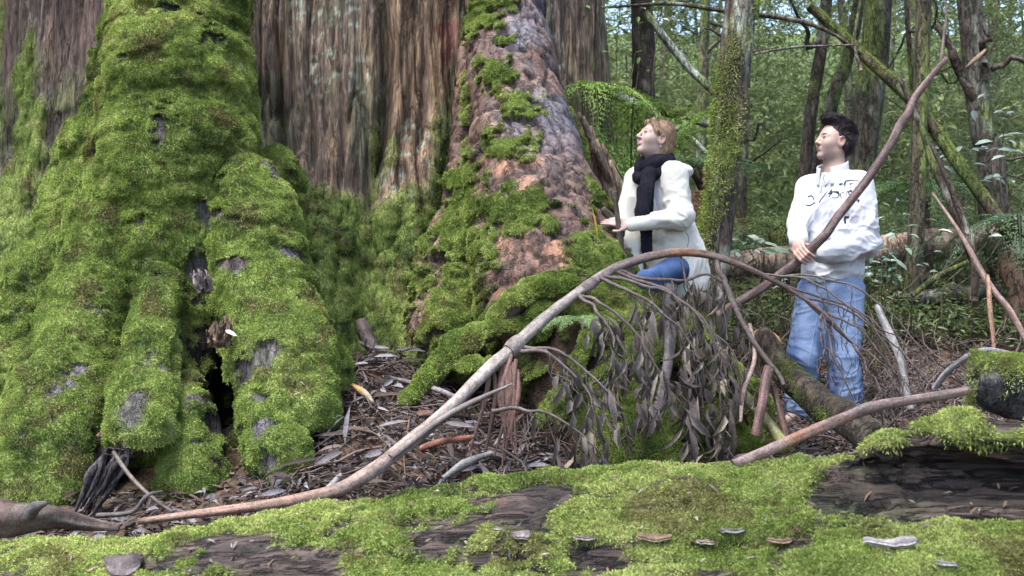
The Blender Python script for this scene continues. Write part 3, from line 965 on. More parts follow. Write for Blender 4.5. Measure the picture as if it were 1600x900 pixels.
bare = blob_mask(LV, [(at(490, 815, 2.75), .16, .55), (at(400, 815, 2.75), .06, .6), (at(640, 810, 2.7), .14, .45), (at(720, 800, 2.7), .16, .35), (at(660, 845, 2.62), .18, .4), (at(540, 850, 2.6), .12, .35), (at(720, 880, 2.5), .14, .5),
                      (at(90, 850, 2.85), .10, .35), (at(30, 880, 2.8), .10, .5), (at(215, 862, 2.8), .07, .35), (at(610, 755, 2.95), .22, .16), (at(770, 755, 2.95), .15, .16), (at(1170, 735, 2.8), .12, .2), (at(1250, 715, 2.8), .14, .25),
                      (at(1130, 770, 2.6), .04), (at(1000, 810, 2.5), .09, .35), (at(960, 795, 2.5), .08, .3), (at(1350, 815, 2.35), .10, .7), (at(1270, 830, 2.35), .05, 1.2), (at(1330, 755, 2.4), .10, .5),
                      (at(1260, 755, 2.5), .10, .4), (at(1000, 890, 2.4), .10, .5), (at(1040, 885, 2.4), .08, .4), (at(1540, 850, 2.3), .06, .6), (at(1440, 700, 2.6), .06, .5), (at(1580, 655, 2.8), .10, .4), (at(1310, 885, 2.3), .05, 1.2), (at(380, 890, 2.6), .16, .3),
                      (at(1380, 672, 2.9), .12, .2), (at(860, 790, 2.62), .07, .3), (at(1180, 800, 2.5), .08, .35), (at(880, 750, 2.8), .10, .16), (at(1060, 755, 2.7), .09, .2), (at(300, 850, 2.8), .12, .3), (at(1480, 860, 2.3), .08, .4), (at(1200, 880, 2.35), .1, .3)], .5, 205, 9)
moss = sstep(-.05, .45, LN[:, 2] + fbm(LV * 5, 3, 206) * .55) * (1 - hol * .97) * (1 - bare)
moss = np.clip(moss * sstep(-.30, -.06, fbm(LV * np.array([4, 7, 7]), 4, 207) + .0), 0, 1)
dn, cid = worley(LV * 15, 208)
LV2 = LV + (LN * .5 + np.array([0, 0, .5])) * (moss * (np.clip(1 - dn, 0, 1) * .016 + .014 + fbm(LV * 11, 3, 209) * .016))[:, None]
wc = lerp(np.array([.034, .024, .022]), np.array([.085, .060, .050]), sstep(-.3, .4, fib))
wc = lerp(wc, np.array([.030, .022, .022]), sstep(.0, .4, fbm(q * 3, 3, 210)) * .8)
wc = lerp(wc, np.array([.13, .08, .055]), blob_mask(LV, [(at(1210, 715, 2.8), .14, .25), (at(700, 800, 2.7), .14, .3)], .5, 211) * .6)
wc = lerp(wc, np.array([.012, .009, .009]), rg * .85)
wc = lerp(wc, np.array([.045, .075, .02]), hol * sstep(.1, .3, fbm(LV * 6, 3, 212)) * sstep(1.08, .95, LV[:, 2]) * .7)
body = mk('log_body', LV2, LF, M_LOGW, log_root, lerp(wc, moss_col(LV2, .22, 9) * .75, moss), attrs={'moss': moss})
LN2 = vnormals(LV2, LF)
vis = (np.abs(LV2[:, 0]) < 2.0) & (LV2[:, 2] > .75)
w = sstep(.3, .7, moss) * vis * np.clip(LN2 @ nrm(A(0, -1, .8)) + .45, 0, 1)
n = 310000
Q, F4, p, T = tufts(LV2, LF, LN2, w, n, .0145, .0036, .5, .8)
c = moss_col(p, .24, 9) * RNG.uniform(.6, 1.45, (n, 1))
c = lerp(c, np.array([.20, .17, .05]), (RNG.random(n) < .08) * .8)
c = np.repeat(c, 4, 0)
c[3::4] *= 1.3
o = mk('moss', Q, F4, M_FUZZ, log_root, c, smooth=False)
o['kind'] = 'stuff'
LOG_T = BVHTree.FromPolygons([tuple(v) for v in LV2], [tuple(f) for f in LF])
# ------------------------------------------------------------------ forest behind: trunks, crowns, shrubs, ferns
def bark_fn(base, moss_amt=0.3, seed=0, lich=.25):
    base = np.asarray(base)
    def f(V):
        c = base * (1 + .5 * fbm(V * np.array([9, 9, 2]), 3, seed))[:, None]
        c = lerp(c, base * .35, sstep(.15, .45, fbm(V * np.array([14, 14, 3]), 2, seed + 1)) * .7)
        c = lerp(c, np.array([.27, .29, .24]), sstep(.22, .4, fbm(V * 9 + 7, 3, seed + 2)) * lich * 2)
        return lerp(c, moss_col(V, -.15, seed + 3) * .7, .85 * sstep(.80 - moss_amt, 1.0 - moss_amt, .5 + .9 * fbm(V * np.array([4, 4, 1.5]) + 3, 3, seed + 4)))
    return f

def limb_pts(p, q, n=10, wob=.05, seed=0):
    r = np.random.default_rng(seed)
    P_ = np.linspace(p, q, n)
    off = r.normal(0, wob, (4, 3))
    return P_ + spline(np.vstack([[0, 0, 0], off, [0, 0, 0]]), n)

def add_sprays(mb, cen, dirs, nleaf, L, W, slen, cols, droop, rng):
    """leafy sprays: leaves set left and right along little drooping twigs"""
    n = len(cen)
    t = rng.random((n, nleaf))
    t.sort(axis=1)
    axis = dirs[:, None, :] * (t * slen)[..., None]
    axis[..., 2] -= droop * (t * t) * slen
    pos = cen[:, None] + axis + rng.normal(0, .012, (n, nleaf, 3))
    sd_ = nrm(np.cross(dirs, [0, 0, 1]) + 1e-4)
    s = np.where(np.arange(nleaf) % 2, 1, -1)[None, :, None]
    ld = nrm(dirs[:, None] * .6 + sd_[:, None] * s * .8 + rng.normal(0, .35, (n, nleaf, 3)) + np.array([0, 0, -droop * .6]))
    no = nrm(np.array([0, 0, 1]) + rng.normal(0, .45, (n, nleaf, 3)))
    N_ = n * nleaf
    c = np.repeat(cols, nleaf, 0) * rng.uniform(.75, 1.3, (N_, 1))
    add_leaves(mb, pos.reshape(-1, 3), ld.reshape(-1, 3), no.reshape(-1, 3), L * rng.uniform(.6, 1.25, N_), W * rng.uniform(.7, 1.2, N_), c)

GREENS = np.array([[.055, .086, .032], [.085, .125, .045], [.125, .17, .056], [.075, .11, .068], [.18, .215, .08]])
def crown_mesh(mb, limbs, rng, n, L, W, slen, droop, spread, tint, nleaf=12):
    """sprays gathered in uneven clumps along the limbs"""
    k = rng.integers(0, len(limbs), n)
    cl = [np.array([l[int(u)] for u in rng.integers(len(l) // 3, len(l), 9)]) + rng.normal(0, spread * .5, (9, 3)) for l in limbs]
    cen = np.array([cl[i][rng.integers(0, 9)] for i in k]) + rng.normal(0, spread * .45, (n, 3)) * np.array([1, 1, .7])
    dirs = nrm(rng.normal(0, 1, (n, 3)) * np.array([1, 1, .4]))
    g = rng.random(n)
    cols = lerp(GREENS[tint], GREENS[(tint + 1) % 5], g)
    add_sprays(mb, cen, dirs, nleaf, L, W, slen, cols, droop, rng)

def forest_tree(name, pts, r0, r1, barkf, label, cat='tree', group=None, crown=None, seed=0, ztop=None, seg=12, ttl=True):
    """pts: world points of the trunk from the ground up; crown: dict(n, L, W, slen, droop, spread, tint, z0)"""
    rng = np.random.default_rng(seed + 500)
    P_ = spline(np.array(pts), 30)
    root = empty(name, P_[0], label, cat, group)
    mb = MB()
    add_tube(mb, P_, np.linspace(r0, r1, 30) * (1 + .45 * np.exp(-np.arange(30) / 1.5)), col=barkf, seg=seg, bump=.28, seed=seed, freq=2.2)
    limbs = []
    lm = MB()
    zz = P_[:, 2]
    for k in range(crown.get('limbs', 7) if crown else 0):
        z0 = rng.uniform(crown['z0'], max(zz[-1] - .3, crown['z0'] + .4))
        b = P_[min(int(np.searchsorted(zz, z0)), 29)]
        a = rng.uniform(0, 6.28)
        ln = rng.uniform(.7, 1.3) * crown.get('reach', 1.3)
        e = b + np.array([math.cos(a), math.sin(a), rng.uniform(-.1, .6)]) * ln
        l = limb_pts(b, e, 12, .09, seed + k)
        limbs.append(l)
        add_tube(lm, l, [r1 * .55 + .008, .004], col=barkf, seg=5, caps=False)
    mb.V += lm.V; mb.col += lm.col; mb.F4 += [f + mb.n for f in lm.F4]; mb.n += lm.n
    mb.build('trunk', M_TRUNK, root)
    if limbs:
        cm = MB()
        crown_mesh(cm, limbs, rng, crown['n'], crown['L'], crown['W'], crown['slen'], crown['droop'], crown['spread'], crown['tint'], crown.get('nleaf', 12))
        cm.build('crown', M_LEAF, root, smooth=False)
    return root

def up_from(px0, py0, px1, py1, d, ztop, mid=None):
    """a trunk seen from one place in the photograph to another at distance d: run it down to the ground and up"""
    a, b = at(px0, py0, d), at(px1, py1, d)
    s = (b - a) / (b[2] - a[2])
    g = a
    for _ in range(4):
        g = a + s * (float(ground_z(g[0], g[1])) - .1 - a[2])
    t = b + s * (ztop - b[2]) * np.array([.6, .6, 1])
    return [g, a] + [at(*m) for m in (mid or [])] + [b, t]

# the slim mossy tree between the two people
slim = forest_tree('slim_tree', [A(at(1092, 600, 6.75)[0], 6.75, .95), at(1101, 480, 6.75), at(1112, 400, 6.75), at(1133, 250, 6.75), at(1147, 100, 6.75), at(1157, 0, 6.75), at(1168, -200, 6.75), A(2.0, 6.9, 8)],
                   .118, .09, bark_fn((.10, .08, .066), .16, 11, .6), 'slim straight tree blotched with lichen and moss between the woman and the man', seg=28)
_sv = spline(np.array([at(1101, 480, 6.75), at(1112, 400, 6.75), at(1133, 250, 6.75), at(1147, 100, 6.75), at(1157, 0, 6.75)]), 40)
V, F, _ = tube(_sv, [.118, .113], seg=30, caps=False, bump=.1, seed=4)
N = vnormals(V, F)
N = N * np.sign(((V - _sv.repeat(30, 0)) * N).sum(1))[:, None]
w = sstep(.2, .42, fbm(V * np.array([5, 5, 2.2]) + 2, 3, 15) + .25 * sstep(.0, -.8, N[:, 0]) + .3 * sstep(1.9, 1.4, V[:, 2]))
Q, F4, p, T = tufts(V + N * .01, F, N, w, 9000, .022, .007, .2, .6)
c = np.repeat(moss_col(p, .12, 16), 4, 0)
o = mk('moss', Q, F4, M_FUZZ, kids(slim)[0], c, smooth=False)
o['kind'] = 'stuff'

TC = dict(n=330, L=.075, W=.022, slen=.34, droop=.45, spread=.42, tint=1, z0=3.2, limbs=8, reach=1.5)
FE = dict(n=620, L=.035, W=.009, slen=.36, droop=.6, spread=.40, tint=0, z0=2.2, limbs=9, reach=1.2, nleaf=20)
forest_tree('stringybark_tree', up_from(868, 130, 862, 0, 10.2, 9), .40, .33, bark_fn((.21, .155, .115), .05, 21, .1), 'thick tan stringybark trunk just behind the giant trunk', seg=26)
forest_tree('dark_tree', up_from(1008, 190, 1003, 0, 10, 8.5), .12, .10, bark_fn((.065, .05, .042), .18, 22), 'straight dark trunk rising behind the head of the woman', crown=dict(TC, z0=4.4), seed=2)
forest_tree('leaning_tree', up_from(1250, 330, 1292, 0, 11, 8.5, [(1270, 160, 11)]), .075, .06, bark_fn((.075, .058, .045), .12, 23), 'thin dark tree leaning right behind the head of the man', crown=dict(FE, z0=3.6), seed=3)
forest_tree('leaning_tree', up_from(1283, 235, 1338, 30, 12, 9, [(1305, 140, 12)]), .085, .07, bark_fn((.07, .056, .046), .2, 24), 'thin leaning trunk directly over the hair of the man', crown=dict(TC, z0=4.6), seed=4)
forest_tree('mossy_tree', up_from(1345, 260, 1372, 0, 10, 9, [(1360, 140, 10)]), .155, .13, bark_fn((.08, .07, .05), .26, 25), 'stout upright mossy trunk behind the raised end of the stick', crown=dict(FE, z0=3.4), seed=5)
forest_tree('forked_tree', up_from(1556, 330, 1528, 150, 9, 7, [(1545, 230, 9)]), .135, .09, bark_fn((.10, .085, .07), .26, 26, .4), 'grey rough trunk near the right edge with a snapped splinter hanging from it', crown=dict(TC, z0=3.9, tint=2), seed=6)
mb = MB()
for a_, b_, r_ in (((1532, 170, 9), (1462, 40, 9), .05), ((1540, 120, 8.9), (1535, 35, 8.8), .045), ((1545, 110, 9), (1610, 85, 8.9), .03)):
    add_tube(mb, limb_pts(at(*a_), at(*b_), 10, .04, 5), [r_, r_ * .5], col=bark_fn((.07, .05, .04), .05, 27), seg=9, bump=.3)
mb.build('fork', M_TRUNK, [o_ for o_ in C.objects if o_.name == 'forked_tree'][0])
mb = MB()
add_tube(mb, spline([at(1540, 78, 8.7), at(1525, 92, 8.65), at(1508, 106, 8.6)], 8), [.014, .024, .003], col=(.26, .18, .12), seg=6, bump=.3)
mb.build('splinter', M_STICK, [o_ for o_ in C.objects if o_.name == 'forked_tree'][0])

# leaning and fallen dead wood behind
def dead(name, pts, rads, label, barkf, cat='dead branch', seg=10, bump=.22, group=None, n=24, mat_=None, fuzz=0):
    mb = MB()
    P_ = spline(np.array([at(*p) for p in pts]), n)
    add_tube(mb, P_, rads, col=barkf, seg=seg, bump=bump, seed=len(label), freq=3)
    o = mb.build(name, mat_ or M_TRUNK, None)
    tag(o, label, cat, group)
    if fuzz:
        V, F, _ = tube(P_, rads, seg=14, caps=False, bump=.1)
        N = V - P_.repeat(14, 0)
        N = nrm(N)
        w = sstep(-.1, .5, N[:, 2] + fbm(V * 6, 3, 5) * .8)
        Q, F4, p, T = tufts(V, F, N, w, fuzz, .02, .006, .4, .6)
        m_ = mk('moss', Q, F4, M_FUZZ, o, np.repeat(moss_col(p, .15, 5), 4, 0), smooth=False)
        m_['kind'] = 'stuff'
    return o
dead('leaning_tree', [(1265, 10, 8.6), (1350, 88, 8.5), (1430, 165, 8.4), (1500, 262, 8.3), (1565, 350, 8.2), (1620, 440, 8.1)], [.036, .044, .048, .05, .05], 'slanting fallen trunk furred with moss, sloping down to the right edge', bark_fn((.08, .06, .045), .3, 28), 'fallen tree', fuzz=6000)
dead('dead_pole', [(1008, 20, 9), (1075, 104, 8.9), (1140, 165, 8.8)], [.035, .04, .03], 'pale lichen covered pole leaning above the head of the woman', bark_fn((.30, .33, .29), .1, 29, .8), 'dead branch')
dead('fallen_tree', [(1035, 172, 9), (1080, 182, 8.9), (1125, 198, 8.8)], [.05, .055, .055], 'short mossy fallen trunk right of the head of the woman', bark_fn((.06, .05, .035), .5, 30), 'fallen tree', fuzz=1500)
dead('bleached_branch', [(925, 132, 9), (965, 150, 8.9), (995, 165, 8.8)], [.02, .045, .05], 'bleached broken branch pointing left beside the dark trunk', bark_fn((.33, .33, .32), .0, 31, .5))
dead('dead_pole', [(1040, 190, 8.8), (1075, 212, 8.7), (1105, 240, 8.6)], [.02, .024, .02], 'thin grey pole sloping down behind the hair of the woman', bark_fn((.22, .25, .23), .1, 34, .6))
dead('bare_branch', [(938, 12, 8), (1050, 6, 8), (1135, 18, 8), (1235, 30, 8), (1300, 52, 8), (1345, 85, 8)], [.010, .018, .02, .016, .012], 'long dark bare branch crossing the top of the forest', bark_fn((.06, .045, .035), .05, 32))
dead('bare_branch', [(1172, 86, 7.6), (1240, 74, 7.6), (1335, 70, 7.6)], [.006, .009, .006], 'thin grey bare twig right of the slim mossy tree', bark_fn((.13, .11, .10), .05, 33))
dead('curved_sapling', [(1535, 440, 7.6), (1500, 350, 7.6), (1462, 265, 7.7), (1440, 200, 7.8), (1405, 120, 7.9)], [.038, .034, .03, .025, .018], 'dark bent sapling right of the white sleeve of the man', bark_fn((.05, .038, .03), .05, 35), 'sapling')
dead('curved_sapling', [(1522, 470, 7.2), (1520, 400, 7.2), (1492, 310, 7.3), (1455, 225, 7.4)], [.03, .028, .024, .016], 'second dark bent sapling, nearer the right edge', bark_fn((.055, .042, .034), .05, 36), 'sapling')
dead('hanging_vine', [(1345, 110, 7), (1335, 60, 7), (1350, -20, 7)], [.012, .012, .010], 'thin brown stem hanging over the stick at the top edge', bark_fn((.14, .10, .08), .0, 37))
dead('fallen_tree', [(1118, 418, 8.1), (1200, 408, 8.2), (1330, 398, 8.4), (1450, 384, 8.6), (1562, 368, 8.9)], [.10, .125, .13, .135, .11], 'long brown fallen trunk lying behind the man at waist height', bark_fn((.26, .19, .14), .05, 38), 'fallen tree', seg=18)
dead('fallen_tree', [(1410, 470, 8.2), (1480, 462, 8.2), (1560, 455, 8.3)], [.06, .075, .06], 'wet black fallen trunk low behind the man at the right', bark_fn((.055, .05, .052), .08, 39), 'fallen tree')
dead('mossy_pole', [(1425, 462, 7.9), (1465, 432, 7.9), (1515, 408, 8.0)], [.022, .026, .02], 'mossy pole slanting up behind the man, under the long brown trunk', bark_fn((.08, .07, .04), .5, 40))
forest_tree('mossy_tree', up_from(1424, 480, 1436, 240, 8.3, 8), .075, .06, bark_fn((.07, .06, .04), .2, 41), 'slim mossy trunk standing right of the white sleeve of the man', crown=dict(FE, z0=3.8), seed=41)

# splintered stump pressed against the right root
st = MB()
rs_ = np.random.default_rng(3)
for k in range(26):
    u_ = rs_.random()
    b_ = at(930 + 60 * u_ + rs_.normal(0, 8), 400, 6.7 + rs_.random() * .35)
    top = at(876 + 75 * u_ + rs_.normal(0, 6), 150 + 95 * u_ + rs_.uniform(-15, 45), 6.75 + rs_.random() * .3)
    m_ = (b_ + top) / 2 + rs_.normal(0, .02, 3) + np.array([.05, 0, 0])
    cb = np.array([.17, .12, .085]) * rs_.uniform(.5, 1.4)
    add_tube(st, spline([b_ + [0, 0, -.5], b_, m_, top], 16), [.06, .055, .04, .012], col=lambda V, cb=cb, k=k: bark_fn(cb, -.05, 50 + k, .1)(V), seg=8, bump=.4, seed=k, freq=5)
stump = st.build('splintered_stump', M_BARK, None)
tag(stump, 'brown splintered stump leaning between the right root and the woman', 'stump')
_ms = spline([at(880, 170, 6.55), at(897, 230, 6.55), at(912, 290, 6.5)], 20)
V, F, _ = tube(_ms, [.05, .07, .04], seg=14, caps=False, bump=.3)
N = nrm(V - _ms.repeat(14, 0))
Q, F4, p, T = tufts(V, F, N, np.ones(len(V)), 5000, .022, .007, .2, .6)
mm_ = MB()
mm_.add(V, F, moss_col(V, -.15, 4))
mm_.add(Q, F4, np.repeat(moss_col(p, -.1, 4), 4, 0))
o = mm_.build('moss', M_FUZZ, stump, smooth=False)
o['kind'] = 'stuff'

# ------------------------------------------------------------------ the rest of the wood: copies of a few trees and bushes
def copy_tree(src, x, y, rz, sc, dz=-.12):
    r = src.copy()
    C.objects.link(r)
    r.location = (x, y, float(ground_z(x, y)) + dz)
    r.rotation_euler = (0, 0, rz)
    r.scale = (sc, sc, sc)
    for ch in kids(src):
        c = ch.copy()
        C.objects.link(c)
        c.parent = r
    return r
rng = np.random.default_rng(99)
protos = []
def proto_tree(x, y, h, r0, lean, bk, crown, seed, label, group, name):
    z = float(ground_z(x, y)) - .12
    p = [A(x, y, z), A(x + lean * .2, y, z + h * .3), A(x + lean * .6, y + .1, z + h * .65), A(x + lean, y + .1, z + h)]
    return forest_tree(name, p, r0, r0 * .6, bk, label, 'tree', group, crown, seed)
G1, L1 = 'slender trunks of the far wood', 'slender bare-stemmed tree of the dim wood far behind the people'
G2, L2 = 'feathery understorey trees', 'small feathery dark green tree in the understorey behind the people'
G3, L3 = 'leafy saplings of the understorey', 'leafy light green sapling in the understorey behind the people'
p1 = proto_tree(3.2, 17, 9, .10, .3, bark_fn((.085, .07, .058), .15, 61, .3), dict(TC, z0=4.6, n=420, tint=1, spread=.55, L=.085), 31, L1, G1, 'slender_tree')
p2 = proto_tree(5.0, 14.5, 8, .075, -.5, bark_fn((.08, .065, .055), .22, 62, .3), dict(TC, z0=3.9, n=420, tint=3, spread=.55), 32, L1, G1, 'slender_tree')
p3 = proto_tree(2.9, 12.6, 5.2, .045, .25, bark_fn((.09, .07, .055), .2, 63), dict(FE, z0=1.3, n=1300, tint=0, spread=.50, reach=1.35, limbs=11), 33, L2, G2, 'feathery_tree')
p4 = proto_tree(4.6, 11.2, 4.6, .04, -.2, bark_fn((.09, .07, .055), .2, 64), dict(FE, z0=1.2, n=1300, tint=3, spread=.50, reach=1.2, limbs=11), 34, L2, G2, 'feathery_tree')
p5 = proto_tree(6.4, 12.4, 4.2, .03, .2, bark_fn((.12, .09, .07), .1, 65), dict(TC, z0=1.7, n=420, tint=2, spread=.42, L=.06, W=.026, reach=1.1, slen=.28), 35, L3, G3, 'leafy_sapling')
for k in range(24):
    d = rng.uniform(13.5, 28)
    px = rng.uniform(900, 1640)
    copy_tree([p1, p2][k % 2], (px - 800) / FPX * d, d, rng.uniform(0, 6.28), rng.uniform(.75, 1.3))
for k in range(44):
    d = rng.uniform(10.2, 21)
    px = rng.uniform(960, 1640)
    if k < 8: px, d = [1190, 1235, 1150, 1420, 1480, 1250, 1330, 1590][k], [9.8, 11, 12.5, 11, 9.8, 14, 13, 11.5][k]
    copy_tree([p3, p4][k % 2], (px - 800) / FPX * d, d, rng.uniform(0, 6.28), rng.uniform(.75, 1.15))
for k in range(54):
    d = rng.uniform(10.5, 24)
    px = rng.uniform(900, 1640)
    if k > 33: d, px = rng.uniform(15, 25), rng.uniform(1080, 1640)
    if k < 6: px, d = [920, 965, 1060, 1400, 1570, 1100][k], [9.6, 12, 12, 12, 10.3, 10.5][k]
    copy_tree(p5, (px - 800) / FPX * d, d, rng.uniform(0, 6.28), rng.uniform(.7, 1.2))

# far wood: one mass of leaves and stems closing the view
fm, ft = MB(), MB()
n = 22000
d = rng.uniform(19, 58, n)
xx = rng.uniform(-.5, .66, n) * d
gz = ground_z(xx, d)
zz = gz + np.where(rng.random(n) < .3, rng.uniform(.1, 2.5, n), rng.uniform(0, 1, n) * 12)
cen = np.stack([xx, d, zz], 1)
keep = fbm(cen * .33, 3, 401) > -.42
cen = cen[keep]
n = len(cen)
cols = lerp(GREENS[0], GREENS[4], rng.random(n)) * 1.15
add_sprays(fm, cen, nrm(rng.normal(0, 1, (n, 3)) * [1, 1, .5]), 13, .21, .08, 1.4, cols, .3, rng)
fo = fm.build('far_forest', M_LEAF, None, smooth=False)
tag(fo, 'far off green wood seen between the trunks', 'forest', kind='stuff')
for k in range(34):
    d = rng.uniform(22, 55)
    x = rng.uniform(-.5, .66) * d
    z = float(ground_z(x, d))
    add_tube(ft, limb_pts(A(x, d, z - .2), A(x + rng.normal(0, .8), d, z + rng.uniform(10, 16)), 8, .12, k), [rng.uniform(.10, .28), .07], col=np.array([.10, .085, .07]) * rng.uniform(.6, 1.4), seg=7, caps=False)
fo2 = ft.build('far_trunks', M_TRUNK, None)
tag(fo2, 'distant pale trunks of the far off wood', 'forest', kind='stuff')

# ------------------------------------------------------------------ ferns and broad-leaved plants
def frond(mb, base, direction, L, rise, droop, col, pl=.30, npin=26, rng=rng, stem=True):
    t = np.linspace(0, 1, npin)
    dr = nrm(np.array([direction[0], direction[1], 0.0]))
    P_ = base + dr * (t * L)[:, None] + np.array([0, 0, 1.0]) * ((rise * t - droop * t * t) * L)[:, None]
    if stem:
        add_tube(mb, P_, [.007, .002], col=np.array(col) * .6, seg=4, caps=False)
    T = nrm(np.gradient(P_, axis=0))
    S = nrm(np.cross(T, [0, 0, 1]))
    up = np.cross(S, T)
    ln = L * pl * np.sin(np.pi * np.clip(t * .88 + .12, 0, 1)) ** .8 + .01
    for s in (-1, 1):
        # each pinna carries two rows of small leaflets
        dd = nrm(S * s + T * .45 + np.array([0, 0, -.15]) + rng.normal(0, .05, T.shape))
        nl = 9
        u = np.linspace(.08, 1, nl)
        pos = P_[:, None] + dd[:, None] * (ln[:, None] * u)[..., None]
        for s2 in (-1, 1):
            ld = nrm(dd[:, None] * .6 + T[:, None] * s2 + rng.normal(0, .28, (npin, nl, 3)))
            l2 = (ln[:, None] * .20 * (1.15 - u)) * rng.choice([.02, .8, 1.0, 1.25], (npin, nl))
            add_leaves(mb, pos.reshape(-1, 3), ld.reshape(-1, 3), np.repeat(up, nl, 0), l2.ravel(), l2.ravel() * .42,
                       np.tile(col, (npin * nl, 1)) * rng.uniform(.8, 1.2, (npin * nl, 1)), curl=.1)

def fern(x, y, z, nf, L, rise, droop, col, label, name='fern', pl=.22, a0=0, a1=6.28, stemh=0, group=None, seed=0):
    r = np.random.default_rng(seed)
    mb = MB()
    for k in range(nf):
        a = a0 + (a1 - a0) * (k + r.uniform(-.3, .3)) / nf
        frond(mb, A(x, y, z), (math.cos(a), math.sin(a)), L * r.uniform(.75, 1.1), rise * r.uniform(.8, 1.2), droop * r.uniform(.8, 1.2), np.array(col) * r.uniform(.8, 1.2), pl, rng=r)
    root = empty(name, (x, y, z - stemh), label, 'fern', group)
    mb.build('fronds', M_LEAF, root, smooth=False)
    if stemh:
        t_ = MB()
        add_tube(t_, limb_pts(A(x, y, z - stemh - .2), A(x, y, z), 12, .03, seed), [.09, .07], col=bark_fn((.07, .045, .03), .1, 70), seg=12, bump=.5)
        t_.build('trunk', M_TRUNK, root)
    return root
_f = at(925, 150, 8.2)
fern(_f[0], _f[1], _f[2], 9, 1.0, .5, .95, (.16, .26, .045), 'tree fern with bright yellow green fronds above the stump', 'tree_fern', stemh=1.4, seed=1)
_f = at(985, 300, 7.6)
fern(_f[0], _f[1], _f[2], 8, 1.3, 1.3, .9, (.12, .21, .04), 'upright green tree fern behind the shoulder of the woman', 'tree_fern', stemh=.9, seed=2)
_f = at(1085, 262, 8.0)
fern(_f[0], _f[1], _f[2], 9, .75, .35, .5, (.10, .19, .085), 'blue green fern right of the hair of the woman', stemh=.8, seed=3, name='tree_fern')
_f = at(1085, 300, 7.6)
fern(_f[0], _f[1], _f[2], 7, .5, .1, .9, (.20, .11, .06), 'dead brown fern beside the coat of the woman', seed=4)
_f = at(905, 500, 5.25)
fern(_f[0], _f[1], _f[2], 5, .24, .5, .8, (.30, .46, .17), 'small pale green fern on the mossy bank under the bent branch', a0=-2.6, a1=.2, seed=5, pl=.30)
_f = at(1215, 360, 8.6)
fern(_f[0], _f[1], _f[2], 10, .9, .6, .9, (.09, .13, .035), 'low olive fern left of the man', stemh=.3, seed=6)
_f = at(1440, 300, 9.0)
fern(_f[0], _f[1], _f[2], 10, .9, .6, .9, (.08, .15, .05), 'mid green fern right of the sleeve of the man', stemh=.6, seed=7)
_f = at(1590, 340, 7.8)
fern(_f[0], _f[1], _f[2], 9, .9, .3, .9, (.07, .13, .06), 'dark hanging fern at the right edge', stemh=.8, seed=8)

_pf = fern(2.1, 10.2, float(ground_z(2.1, 10.2)) + .25, 10, .85, .7, .9, (.10, .16, .05), 'fern spreading low under the trees of the wood behind', group='ferns under the trees', seed=9, stemh=.25)
_rf = np.random.default_rng(5)
for k in range(16):
    d_ = _rf.uniform(8.8, 13.5)
    px_ = _rf.uniform(900, 1640)
    copy_tree(_pf, (px_ - 800) / FPX * d_, d_, _rf.uniform(0, 6.28), _rf.uniform(.7, 1.3), .0)

def broad_plant(cx, cy, d, n, spread, label, seed, L=.13, col=(.16, .25, .17)):
    r = np.random.default_rng(seed)
    c = at(cx, cy, d)
    g = float(ground_z(c[0], d))
    root = empty('broadleaf_plant', (c[0], d, g), label, 'plant', None)
    lm, sm = MB(), MB()
    pos = c + r.normal(0, 1, (n, 3)) * np.array([spread, .12, spread * .55])
    for k in range(max(3, n // 5)):
        e = pos[k]
        add_tube(sm, limb_pts(A(c[0] + r.normal(0, .05), d, g - .05), e, 8, .03, seed + k), [.008, .003], col=(.08, .07, .04), seg=5, caps=False)
    dirs = nrm(r.normal(0, 1, (n, 3)) * [1, .7, .25] + [0, -.2, -.1])
    add_leaves(lm, pos, dirs, nrm(np.array([0, -.35, 1]) + r.normal(0, .25, (n, 3))), L * r.uniform(.7, 1.2, n), L * .42 * r.uniform(.8, 1.2, n), np.array(col) * r.uniform(.6, 1.25, (n, 1)), curl=.1)
    lm.build('foliage', MATS.get('glossy leaf') or mat('glossy leaf', rough=.32, scale=20, contrast=.2, bump=0, spec=.6, trans=.2), root, smooth=False)
    sm.build('stem', M_TRUNK, root)
broad_plant(1185, 385, 7.2, 22, .16, 'pale broad leaves left of the white pullover', 1)
broad_plant(1375, 415, 6.9, 60, .17, 'blue green leafy plant beside the right hip of the man', 2, .085, (.12, .20, .14))
broad_plant(1420, 360, 7.6, 22, .22, 'grey green leaves over the long brown trunk', 3, .10)
broad_plant(1560, 230, 8.6, 45, .35, 'shiny silvery leaves high by the right edge', 4, .14, (.24, .31, .27))
broad_plant(1232, 438, 7.4, 10, .10, 'few broad leaves low behind the stick', 5, .10)
broad_plant(945, 30, 8.0, 60, .45, 'bright young leaves at the top beside the tan trunk', 6, .08, (.15, .26, .06))
# ------------------------------------------------------------------ loose wood lying and leaning about
def px_path(pts, n=40):
    return spline(np.array([at(*p) for p in pts]), n)

